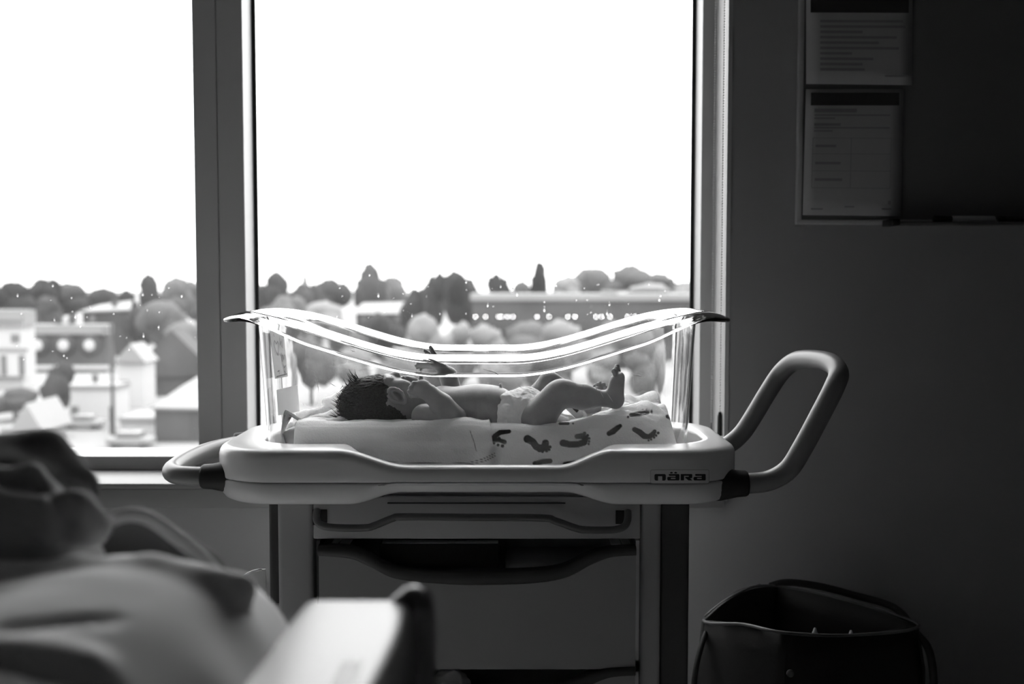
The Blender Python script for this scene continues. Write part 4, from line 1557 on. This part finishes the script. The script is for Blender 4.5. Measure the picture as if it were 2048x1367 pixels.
# rails lean a little off the bed's axis
for v in rail.data.vertices:
    v.co.x += (v.co.y - .75) * .047
box('grip_inset', (PX(700, .66), .42, RZ - .0005), (PX(735, .66), .62, RZ + .0008), mat('rail_inset_grey', .42, .4), rail, bev=.0004)
tube('rail_post', catmull([(rxb - .001, .752, RZ - .28), (rxb - .001, .752, RZ - .06), (rxb - .001, .750, RZ - .012), (rxb - .003, .745, RZ - .002)], 5), lambda f: .0135, M_rail, rail, 16)
lathe('end_cap', (rxb - .018, .742, RZ - .010), (.9, .25, .38), [(0, .004), (.004, .010), (.016, .013), (.024, .0115), (.028, .006)], M_rail, rail, 16)
box('mattress', (-1.05, -1.0, .60), (-.22, .98, .78), mat('mattress_cover', .07, .8, .2), bed, bev=.03, seg=4)
box('bed_deck', (-1.05, -1.0, .48), (-.2, 1.0, .595), mat('bed_frame_grey', 0.1, .5), bed, bev=.01)
for x in (-1.0, -.28):
    for y in (-.85, .85):
        box('leg', (x - .03, y - .03, 0), (x + .03, y + .03, .49), mat('bed_frame_grey', 0.1, .5), bed, bev=.006)
for y in (.30, .62):
    box('rail_bracket', (-.235, y - .02, .52), (-.10, y + .02, .64), mat('bed_frame_grey', 0.1, .5), bed, bev=.005)


def soft(name, lo, hi, h, build, m, label, cat, amp=.006, sc=14, seed=0, grp=None):
    f = Field(lo, hi, h)
    build(f)
    zz = (f.lo[2] + np.arange(f.n[2]) * f.h).astype(np.float32)[None, None, :]
    f.d = np.maximum(f.d, .786 - zz)
    V, F = f.surface(2)
    V = np.array([v + np.array(mnoise.noise_vector(Vector(v) * sc + Vector((seed, 0, 0)))) * amp for v in V])
    o = np_mesh(name, V, F, m)
    return tag(o, label, cat, grp)


def b_sheet(f):
    f.ell(P(170, 1480, .70), (.130, .22, .112), .03)
    f.ell(P(355, 1560, .74), (.066, .20, .119), .05)
    f.cap(P(-120, 1165, .74), P(150, 1145, .74), .012, .012, .012)
    f.cap(P(150, 1145, .74), P(300, 1150, .74), .012, .011, .010)
    f.cap(P(300, 1150, .74), P(420, 1172, .74), .011, .010, .016)
    f.cap(P(420, 1172, .74), P(480, 1183, .74), .0105, .0105, .006)
    f.ell(P(470, 1195, .74), (.012, .014, .013), .006)
    f.cap(P(-60, 1215, .70), P(180, 1195, .70), .012, .010, .014)
    f.cap(P(20, 1262, .62), P(230, 1240, .64), .004, .003, .008, sub=True)
    f.cap(P(-60, 1300, .60), P(200, 1325, .60), .012, .006, .012)
    f.cap(P(0, 1340, .585), P(260, 1367, .585), .005, .004, .008, sub=True)
    f.ell((-.36, .72, .80), (.20, .24, .05), .03)


soft('bed_sheet', (-.62, .42, .74), (-.12, .98, 1.0), .005, b_sheet, M_sheet, 'pale bed sheet rounded over raised knees beside the rail', 'sheet', .004, 16, 2)


def b_dark(f):
    f.ell(P(30, 945, .86), (.050, .06, .026), .02)
    f.cap(P(-60, 908, .86), P(85, 897, .86), .014, .009, .015)
    f.cap(P(90, 915, .86), P(170, 960, .86), .018, .011, .015)
    f.cap(P(120, 965, .86), P(172, 975, .86), .012, .007, .010)
    f.ell((PX(-180, .86), .88, .90), (.10, .09, .105), .03)
    f.ell((PX(20, .86), .89, .86), (.08, .06, .11), .03)


soft('dark_blanket', (-.60, .74, .76), (-.30, .99, 1.03), .004, b_dark, M_dk, 'dark rumpled blanket heaped highest against the window view', 'blanket', .006, 22, 5, 'blankets heaped on the bed')


def b_mid(f):
    f.ell(P(40, 1035, .80), (.036, .04, .024), .012)
    f.cap(P(-80, 968, .80), P(60, 962, .80), .013, .012, .006)
    f.cap(P(60, 965, .80), P(105, 985, .80), .012, .010, .006)
    f.cap(P(-40, 1000, .775), P(70, 1012, .775), .010, .008, .004)
    f.cap(P(110, 1010, .79), P(150, 1000, .79), .011, .010, .005)
    f.cap(P(150, 1008, .79), P(192, 1048, .79), .0125, .0115, .005)
    f.cap(P(115, 1060, .785), P(185, 1068, .785), .012, .009, .005)
    f.cap(P(0, 1050, .775), P(95, 1055, .775), .011, .010, .005)
    f.cap(P(80, 1020, .775), P(100, 1060, .775), .009, .009, .004)
    f.ell(P(40, 1120, .81), (.062, .05, .028), .015)
    f.ell((PX(-20, .8), .83, .87), (.07, .05, .08), .02)


soft('grey_blanket', (-.56, .70, .76), (-.26, .93, 1.02), .004, b_mid, M_md, 'grey knobbly blanket bunched below the dark one', 'blanket', .006, 30, 9, 'blankets heaped on the bed')


def b_gown(f):
    pts = [P(196, 1062, .89), P(262, 1042, .89), P(300, 1052, .89), P(350, 1088, .89), P(400, 1130, .89), P(430, 1160, .89)]
    for a, b in zip(pts[:-1], pts[1:]):
        f.cap(a + Vector((0, .012, -.006)), b + Vector((0, .012, -.006)), .008, .008, .008)
    f.ell(P(280, 1120, .895), (.045, .02, .026), .015)
    f.ell(P(330, 1160, .895), (.050, .02, .028), .015)
    f.ell(P(290, 1230, .90), (.08, .03, .06), .02)


gown = soft('draped_gown', (-.46, .80, .76), (-.20, .99, .97), .004, b_gown, mat('gown_cloth', .16, .95, .1), 'dark draped gown with a pale hem below the window sill', 'gown', .0025, 15, 3)
tube('hem', catmull([P(200, 1052, .88), P(235, 1034, .875), P(268, 1029, .875), P(303, 1039, .875), P(352, 1074, .875), P(402, 1115, .875), P(436, 1150, .875)], 6), .0062, mat('gown_hem', .62, .9, .1), gown, 10)

# made-up low dark casing for a dark area, thin so floor light passes above
filler = thing('wall_filler', (-1.1, 2.36, 0), 'low dark made-up cover along the foot of the wall behind the left leg', 'filler')
hz_ = P(0, 1210, 2.33).z
box('casing', (-1.9, 2.335, .06), (PX(600, 2.33), 2.399, hz_ - .012), mat('filler_dark', .07, .5, .4), filler, bev=.004)
box('top_slab', (-1.9, 2.33, hz_ - .0115), (PX(602, 2.33), 2.399, hz_), mat('filler_top', .2, .5, .4), filler, bev=.002)
box('foot', (-1.8, 2.345, 0), (-1.7, 2.399, .0605), M_black, filler)
box('foot', (-.6, 2.345, 0), (-.5, 2.399, .0605), M_black, filler)

# ==================================================================== THE TOWN OUTSIDE
GZ = -14.0
H_E = EYE - GZ


def gy(py):
    return H_E * FPX / (py - 560.0)


M_ground = mat('town_ground', .13, .95, .05, var=.25, vscale=.05)
gr = mesh('ground', [(-700, 20, GZ), (700, 20, GZ), (700, 1500, GZ), (-700, 1500, GZ)], [(0, 1, 2, 3)], M_ground)
struct(gr)
M_bark = mat('bark', .12, .9, .1)
LEAF = [mat('foliage_dark', 0.009, .9, .1, var=.4, vscale=.35), mat('foliage_mid', 0.02, .9, .1, var=.35, vscale=.3), mat('foliage_pale', 0.05, .9, .1, var=.3, vscale=.25), mat('foliage_haze', 0.1, .9, .1, var=.2, vscale=.1)]  # paler tones put distance haze and tub glass haze into the leaf colour
CROWNS = []
cr_r = random.Random(5)
for k in range(5):
    bm = bmesh.new()
    for q in range(11 if k != 3 else 6):
        a = cr_r.uniform(0, 2 * PI)
        rr_ = cr_r.uniform(0, .55) if q else 0
        c = Vector((math.cos(a) * rr_, math.sin(a) * rr_, cr_r.uniform(-.35, .55)))
        s = cr_r.uniform(.32, .55) * (1 - .3 * max(0, c.z))
        bmesh.ops.create_icosphere(bm, subdivisions=2, radius=s, matrix=Matrix.Translation(c))
    for v in bm.verts:
        v.co += Vector(mnoise.noise_vector(v.co * 4.2 + Vector((k * 9, 0, 0)))) * .13 + Vector(mnoise.noise_vector(v.co * 11)) * .06
    zs = [v.co.z for v in bm.verts]
    xs_ = [abs(v.co.x) for v in bm.verts]
    z0, z1, xm = min(zs), max(zs), max(xs_)
    for v in bm.verts:
        v.co = Vector((v.co.x / xm * .5, v.co.y / xm * .5, (v.co.z - z0) / (z1 - z0)))
    me = bpy.data.meshes.new('crown_shape')
    bm.to_mesh(me)
    bm.free()
    me.polygons.foreach_set('use_smooth', [True] * len(me.polygons))
    CROWNS.append(me)
CR_M = {}
STAND = []


def tree(px, top, wpx, Y, leaf, label, base=None, k=None, grp='trees of the town'):
    k = cr_r.randrange(5) if k is None else k
    while True:                       # neighbouring crowns stand clear of each other in depth
        pt = P(px, top, Y)
        w = wpx / FPX * Y
        if all(math.hypot(pt.x - a, (Y - b) * 1.1) > .5 * (w + c) for a, b, c in STAND):
            break
        Y += 3.0
    STAND.append((pt.x, Y, w))
    t = thing('tree', (pt.x, Y, GZ), label, 'tree', grp)
    key = (k, leaf)
    if key not in CR_M:
        m_ = CROWNS[k].copy()
        m_.materials.append(LEAF[leaf])
        CR_M[key] = m_
    hgt = pt.z - GZ
    cz = GZ + hgt * .22 if base is None else max(GZ + hgt * .1, P(px, base, Y).z)
    c = bpy.data.objects.new('crown', CR_M[key])
    COL.objects.link(c)
    c.parent = t
    c.location = (0, 0, cz - GZ)
    c.scale = (w, w * .9, pt.z - cz)
    c.rotation_euler = (0, 0, cr_r.uniform(0, 6))
    V, F = tube_geo([(0, 0, 0), (0, 0, (cz - GZ) + (pt.z - cz) * .4)], w * .05, 7)
    tr = mesh('trunk', V, F, M_bark, t)
    tr.matrix_parent_inverse = Matrix.Identity(4)


# name-by-place labels for the trees (px, top, width, depth, leaf, label)
TREES = [
    # left pane skyline
    (20, 562, 110, 330, 0, 'dark skyline tree at the far left edge of the town'),
    (78, 556, 90, 340, 0, 'dark rounded skyline tree above the mansard house'),
    (145, 564, 110, 350, 1, 'mid grey skyline tree behind the mansard chimney'),
    (210, 574, 90, 345, 1, 'low grey skyline tree above the pale roofed house'),
    (255, 578, 60, 330, 0, 'small dark skyline tree beside the tallest dark tree'),
    (298, 545, 62, 250, 0, 'tallest dark tree on the skyline of the left window'),
    (350, 552, 90, 300, 2, 'pale broad tree next to the tallest dark tree'),
    (395, 560, 90, 310, 2, 'pale tree half hidden by the window mullion'),
    (330, 600, 120, 200, 2, 'large pale leafy tree sloping above the dark gabled roof'),
    (378, 640, 120, 170, 2, 'pale tree in front beside the mullion'),
    (285, 612, 80, 210, 1, 'grey tree between the gable house and the pale trees'),
    (100, 590, 80, 260, 1, 'grey tree just behind the mansard roof'),
    (110, 722, 68, 112, 0, 'small dark street tree in front of the mansard house'),
    (30, 775, 120, 112, 1, 'grey bushes along the street at the left edge'),
    # right pane skyline
    (545, 540, 80, 300, 1, 'grey tree beside the left edge of the large pane'),
    (600, 566, 90, 310, 1, 'low grey tree under the distant spire'),
    (660, 556, 90, 330, 1, 'grey tree right of the distant spire'),
    (735, 524, 70, 300, 1, 'tall grey tree rising above the white roofed house'),
    (780, 552, 70, 320, 2, 'pale tree right of the tall grey tree'),
    (825, 576, 60, 215, 0, 'dark low tree beside the white roofed house'),
    (865, 540, 70, 240, 0, 'dark broad tree left of the long flat building'),
    (915, 538, 80, 250, 0, 'dark rounded tree at the end of the long flat building'),
    (935, 556, 60, 260, 1, 'grey tree tucked behind the dark rounded tree'),
    (1005, 545, 60, 330, 0, 'dark tree standing above the left part of the flat roof'),
    (1045, 560, 60, 340, 2, 'pale tree between two dark trees above the flat roof'),
    (1076, 522, 40, 300, 0, 'narrow dark upright tree above the flat roof'),
    (1125, 550, 80, 420, 3, 'misty pale tree right of the narrow upright tree'),
    (1185, 535, 110, 460, 2, 'broad hazy tree at the left of the far ridge'),
    (1255, 528, 130, 470, 2, 'highest hazy tree on the far ridge'),
    (1325, 545, 110, 460, 2, 'hazy tree at the right end of the far ridge'),
    (1370, 562, 70, 450, 3, 'faint hazy tree by the window jamb'),
    (1300, 565, 160, 400, 3, 'misty low trees above the flat roof'),
    # nearer trees below the right pane's skyline; pale leaves carry the glass haze
    (560, 590, 110, 210, 2, 'grey tree behind the raised head end of the tub'),
    (640, 600, 110, 215, 3, 'pale tree left of the white roofed house'),
    (690, 640, 90, 170, 2, 'grey tree under the white roof'),
    (765, 622, 90, 165, 0, 'dark shrub tree below the white roofed house'),
    (850, 625, 100, 150, 3, 'pale rounded tree before the dark trees'),
    (915, 640, 80, 150, 3, 'second pale rounded tree before the flat building'),
    (985, 645, 90, 150, 3, 'pale bush under the building lights'),
    (1060, 640, 100, 152, 2, 'grey bush under the middle of the flat building'),
    (1140, 636, 110, 150, 3, 'pale bush under the right part of the flat building'),
    (1230, 640, 120, 148, 2, 'grey tree seen through the foot end of the tub'),
    (1320, 636, 120, 146, 3, 'pale tree beside the window jamb'),
    (620, 670, 120, 130, 2, 'grey tree seen through the tub behind the card'),
    (560, 700, 60, 125, 3, 'pale tree seen beside the taped card'),
    (700, 690, 120, 128, 3, 'pale tree seen through the tub above the head'),
    (800, 690, 120, 126, 3, 'pale tree seen through the tub by the raised hand'),
    (900, 700, 120, 124, 2, 'grey tree seen through the tub above the chest'),
    (1010, 696, 120, 126, 3, 'pale tree seen through the tub above the belly'),
    (1110, 700, 120, 124, 2, 'grey tree seen through the tub above the knee'),
    (1200, 694, 110, 126, 3, 'pale tree seen through the tub left of the foot'),
    (1290, 700, 90, 122, 2, 'grey tree seen through the tub right of the foot'),
    (1345, 690, 70, 126, 3, 'pale tree seen through the end wall of the tub'),
]
for px, top, w, Y, leaf, lab in TREES:
    tree(px, top, w, Y, leaf, lab)

M_white = mat('white_siding', 0.25, .8, .2)
M_offw = mat('cream_siding', 0.12, .8, .2)
M_slate = mat('slate_roof', 0.02, .8, .2)
M_slate2 = mat('grey_shingle', 0.025, .8, .2)
M_roofw = mat('white_roof', 0.12, .7, .3)
M_winb = mat('town_window_glass', .06, .2, .5)
M_brick = mat('grey_cladding', 0.028, .8, .2)


def pbox(name, x0, x1, y0, y1, Y, depth, m, parent):
    a, b = P(x0, y1, Y), P(x1, y0, Y)
    return box(name, (a.x, Y, a.z), (b.x, Y + depth, b.z), m, parent)


def to_ground(name, x0, x1, y0, Y, depth, m, parent):
    a, b = P(x0, y0, Y), P(x1, y0, Y)
    return box(name, (a.x, Y, GZ), (b.x, Y + depth, b.z), m, parent)


def gable(name, x0, x1, ytop, yb, Y, depth, m, parent, over=.25):
    a, b, c = P(x0, yb, Y), P(x1, yb, Y), P((x0 + x1) / 2, ytop, Y)
    f, k = Vector((0, -over, 0)), Vector((0, depth, 0))
    V = [a + f, b + f, c + f, a + k, b + k, c + k]
    F = [(0, 1, 2), (5, 4, 3), (0, 2, 5, 3), (1, 4, 5, 2), (0, 3, 4, 1)]
    return mesh(name, V, F, m, parent, False)


def win(x0, x1, y0, y1, Y, parent, fr=None):
    w = pbox('window', x0, x1, y0, y1, Y - .12, .14, M_winb if fr is None else fr, parent)
    pbox('pane', x0 + (x1 - x0) * .2, x1 - (x1 - x0) * .2, y0 + (y1 - y0) * .15, y1 - (y1 - y0) * .15, Y - .16, .05, M_winb, w)
    return w


# mansard house
Y = 176
h = thing('house', (P(130, 740, Y).x, Y, GZ), 'mansard house with dark roof, pale top and three rounded dormers', 'house', 'houses of the town')
to_ground('wall', 55, 212, 735, Y, 4, M_offw, h)
V = []
for x0, x1, yy, dy in ((52, 216, 735, 0), (56, 210, 668, 1.0)):
    V += [P(x0, yy, Y) + Vector((0, dy - .4, 0)), P(x1, yy, Y) + Vector((0, dy - .4, 0)), P(x1, yy, Y) + Vector((0, 4 - dy, 0)), P(x0, yy, Y) + Vector((0, 4 - dy, 0))]
mesh('mansard_roof', V, [(0, 1, 5, 4), (1, 2, 6, 5), (2, 3, 7, 6), (3, 0, 4, 7), (4, 5, 6, 7)], M_slate2, h, False)
pbox('roof_cap', 54, 208, 649, 668, Y - .2, 4, M_roofw, h)
for cx in (77, 129, 181):
    d = lathe('dormer', P(cx, 690, Y - .2), (0, -1, 0), [(-1.5, 1.75), (0.2, 1.75), (.5, 1.55)], M_slate, h, 20)
    lathe('dormer_window', P(cx, 690, Y - .2), (0, -1, 0), [(0, .9), (.62, .9), (.66, .8)], M_white, d, 18)
for a, b in ((112, 121), (138, 146)):
    pbox('chimney', a, b, 630, 668, Y + 2, 1.2, M_slate, h)
pbox('chimney', 122, 137, 636, 668, Y + 2.5, 1.2, M_white, h)
for a in (65, 100, 135, 170):
    win(a, a + 16, 745, 775, Y, h)
pbox('cornice', 50, 216, 730, 738, Y - .5, .6, M_white, h)

# white house at far left
Y = 150
h = thing('house', (P(20, 780, Y).x, Y, GZ), 'white house with dark windows at the left edge of the town', 'house', 'houses of the town')
to_ground('wall', -60, 44, 650, Y, 4, M_white, h)
pbox('roof', -66, 46, 620, 652, Y - .5, 4, M_offw, h)
pbox('roof_cap', -64, 42, 626, 640, Y - .8, 4, M_roofw, h)
win(22, 38, 668, 684, Y, h)
pbox('bay', -40, 50, 700, 752, Y - 1.2, 1.4, M_white, h)
for a in (2, 38):
    win(a, a + 10, 710, 750, Y - 1.2, h)
win(-20, -6, 710, 750, Y - 1.2, h)
pbox('cornice', -60, 54, 696, 702, Y - 1.4, .5, M_offw, h)

# pale roofed house behind
Y = 215
h = thing('house', (P(205, 650, Y).x, Y, GZ), 'dark gabled house with a pale low roof behind the mansard house', 'house', 'houses of the town')
to_ground('wall', 165, 258, 622, Y, 4, M_slate, h)
V = [P(160, 622, Y) + Vector((0, -.6, 0)), P(262, 618, Y) + Vector((0, -.6, 0)), P(250, 601, Y) + Vector((0, 4, 0)), P(185, 610, Y) + Vector((0, 4, 0))]
o = mesh('roof', V, [(0, 1, 2, 3)], M_roofw, h, False)
md = o.modifiers.new('thick', 'SOLIDIFY')
md.thickness = .35
pbox('chimney', 224, 232, 596, 622, Y + 1, 1, M_slate, h)
win(180, 190, 630, 645, Y, h)

# white gabled chapel-like house
Y = 128
h = thing('house', (P(260, 800, Y).x, Y, GZ), 'small white house with a steep white gable roof', 'house', 'houses of the town')
to_ground('wall', 235, 288, 722, Y, 4, M_white, h)
gable('roof', 229, 293, 687, 724, Y - .4, 4.6, M_roofw, h)
win(240, 256, 760, 785, 128, h)
# big dark gable house
Y = 140
h = thing('house', (P(330, 760, Y).x, Y, GZ), 'house with a broad grey shingled gable beside the mullion', 'house', 'houses of the town')
to_ground('wall', 268, 420, 730, Y, 5, M_brick, h)
gable('roof', 250, 440, 660, 752, Y - .4, 5, M_slate2, h)
pbox('attic_window', 279, 292, 742, 768, Y - 1.0, .9, M_white, h)

# low building with a wide white roof slope
Y = 100
h = thing('low_building', (P(350, 840, Y).x, Y, GZ), 'low grey clad building with a bright white roof by the mullion', 'building', 'houses of the town')
to_ground('wall', 309, 460, 812, Y, 5, M_brick, h)
V = [P(305, 813, Y) + Vector((0, -.5, 0)), P(470, 816, Y) + Vector((0, -.5, 0)), P(470, 690, Y) + Vector((0, 9, 0)), P(330, 783, Y) + Vector((0, 5, 0))]
o = mesh('roof', V, [(0, 1, 2, 3)], M_roofw, h, False)
md = o.modifiers.new('thick', 'SOLIDIFY')
md.thickness = .3
pbox('cladding_panel', 312, 380, 818, 878, Y - .1, .12, M_brick, h)

# low white terrace in the middle of the left pane
Y = 118
h = thing('low_building', (P(180, 840, Y).x, Y, GZ), 'low white flat building with a dark doorway in the street', 'building', 'houses of the town')
to_ground('wall', 138, 232, 776, Y, 4, M_white, h)
pbox('parapet', 136, 234, 770, 778, Y - .2, 4.2, M_roofw, h)
win(142, 156, 812, 836, Y, h)
win(184, 196, 748, 774, Y + 3, h)
win(168, 182, 840, 852, Y, h)
h = thing('low_building', (P(265, 850, 106).x, 106, GZ), 'small bright white shed at the foot of the utility pole', 'building', 'houses of the town')
to_ground('wall', 240, 308, 840, 106, 5, M_white, h)
pbox('roof', 237, 311, 834, 842, 105.6, 6, M_roofw, h)
win(219, 228, 812, 868, 105.6, h)
# grey tent-like white gable at lower left
h = thing('garage', (P(50, 850, 98).x, 98, GZ), 'small garage with a steep pale roof at the lower left of the view', 'garage', 'houses of the town')
to_ground('wall', 0, 78, 855, 98, 6, M_offw, h)
gable('roof', 20, 88, 806, 862, 97.6, 6.5, M_roofw, h)
# utility pole
up_ = thing('utility_pole', (P(222, 870, 100).x, 100, GZ), 'grey utility pole standing in the street of the left window', 'pole')
pz = P(222, 648, 100)
lathe('pole', (pz.x, 100, GZ), (0, 0, 1), [(0, .16), (pz.z - GZ, .12)], M_slate, up_, 10)
box('cross_arm', (pz.x - .8, 99.9, pz.z - .6), (pz.x + .8, 100.05, pz.z - .45), M_slate, up_)
# cars in the street
for k, (cx, cyy, lab) in enumerate(((168, 868, 'pale car parked near the low white flat building'), (262, 884, 'pale car parked near the utility pole'))):
    Yc = 109 - 12 * k
    c0 = P(cx, 880, Yc).x
    t = thing('car', (c0, Yc, GZ), lab, 'car', 'cars in the street')
    box('car_body', (c0 - 2.1, Yc - .85, GZ + .3), (c0 + 2.1, Yc + .85, GZ + .95), M_offw, t, bev=.2)
    box('cabin', (c0 - 1.2, Yc - .75, GZ + .93), (c0 + 1.1, Yc + .75, GZ + 1.5), M_winb, t, bev=.2)
    for sx in (-1.3, 1.3):
        for sy in (-.85, .65):
            lathe('wheel', (c0 + sx, Yc + sy, GZ + .32), (0, 1, 0), [(0, .2), (.02, .32), (.18, .32), (.2, .2)], M_black, t, 14)

# white roofed house in the right pane
Y = 230
h = thing('house', (P(760, 625, Y).x, Y, GZ), 'house with a wide white hipped roof among the trees', 'house', 'houses of the town')
to_ground('wall', 712, 812, 624, Y, 9, M_brick, h)
V = [P(702, 627, Y) + Vector((0, -.6, 0)), P(820, 627, Y) + Vector((0, -.6, 0)), P(806, 604, Y) + Vector((0, 4.5, 0)), P(720, 606, Y) + Vector((0, 4.5, 0)), P(820, 627, Y) + Vector((0, 9.5, 0)), P(702, 627, Y) + Vector((0, 9.5, 0))]
mesh('roof', V, [(0, 1, 2, 3), (1, 4, 2), (4, 5, 3, 2), (5, 0, 3), (0, 5, 4, 1)], M_roofw, h, False)
for a in (722, 756, 790):
    win(a, a + 10, 632, 642, Y, h)

# long flat building with a row of lamps
Y = 200
h = thing('long_building', (P(1160, 640, Y).x, Y, GZ), 'long flat roofed building with a pale parapet and a row of lamps', 'building', 'houses of the town')
to_ground('wall', 944, 1420, 600, Y, 14, M_brick, h)
pbox('parapet', 940, 1430, 588, 601, Y - .4, 14.5, M_roofw, h)
pbox('roof_hatch', 1205, 1235, 580, 590, Y + 3, 3, M_roofw, h)
pbox('canopy', 940, 1420, 645, 660, Y - 1.2, 1.2, M_slate, h)
M_lamp = emis('lamp_lit', 5.0)
for a in (951, 971, 997, 1003, 1015, 1026, 1074, 1098, 1136, 1150, 1192, 1203, 1220, 1255, 1270):
    p = P(a, 633, Y - .6)
    bm = bmesh.new()
    bmesh.ops.create_icosphere(bm, subdivisions=1, radius=.13, matrix=Matrix.Translation(p))
    from_bm('wall_lamp', bm, M_lamp, h, True)
# distant spire
Y = 420
sp = thing('church_spire', (P(610, 560, Y).x, Y, GZ), 'thin pale church spire rising far off between grey trees', 'spire')
a, b = P(610, 532, Y), P(610, 565, Y)
lathe('spire_cone', (b.x, Y, b.z), (0, 0, 1), [(0, 1.1), (a.z - b.z, .08)], M_slate2, sp, 10)
lathe('tower', (b.x, Y, GZ), (0, 0, 1), [(0, 1.5), (b.z - GZ + .05, 1.4)], M_offw, sp, 10)
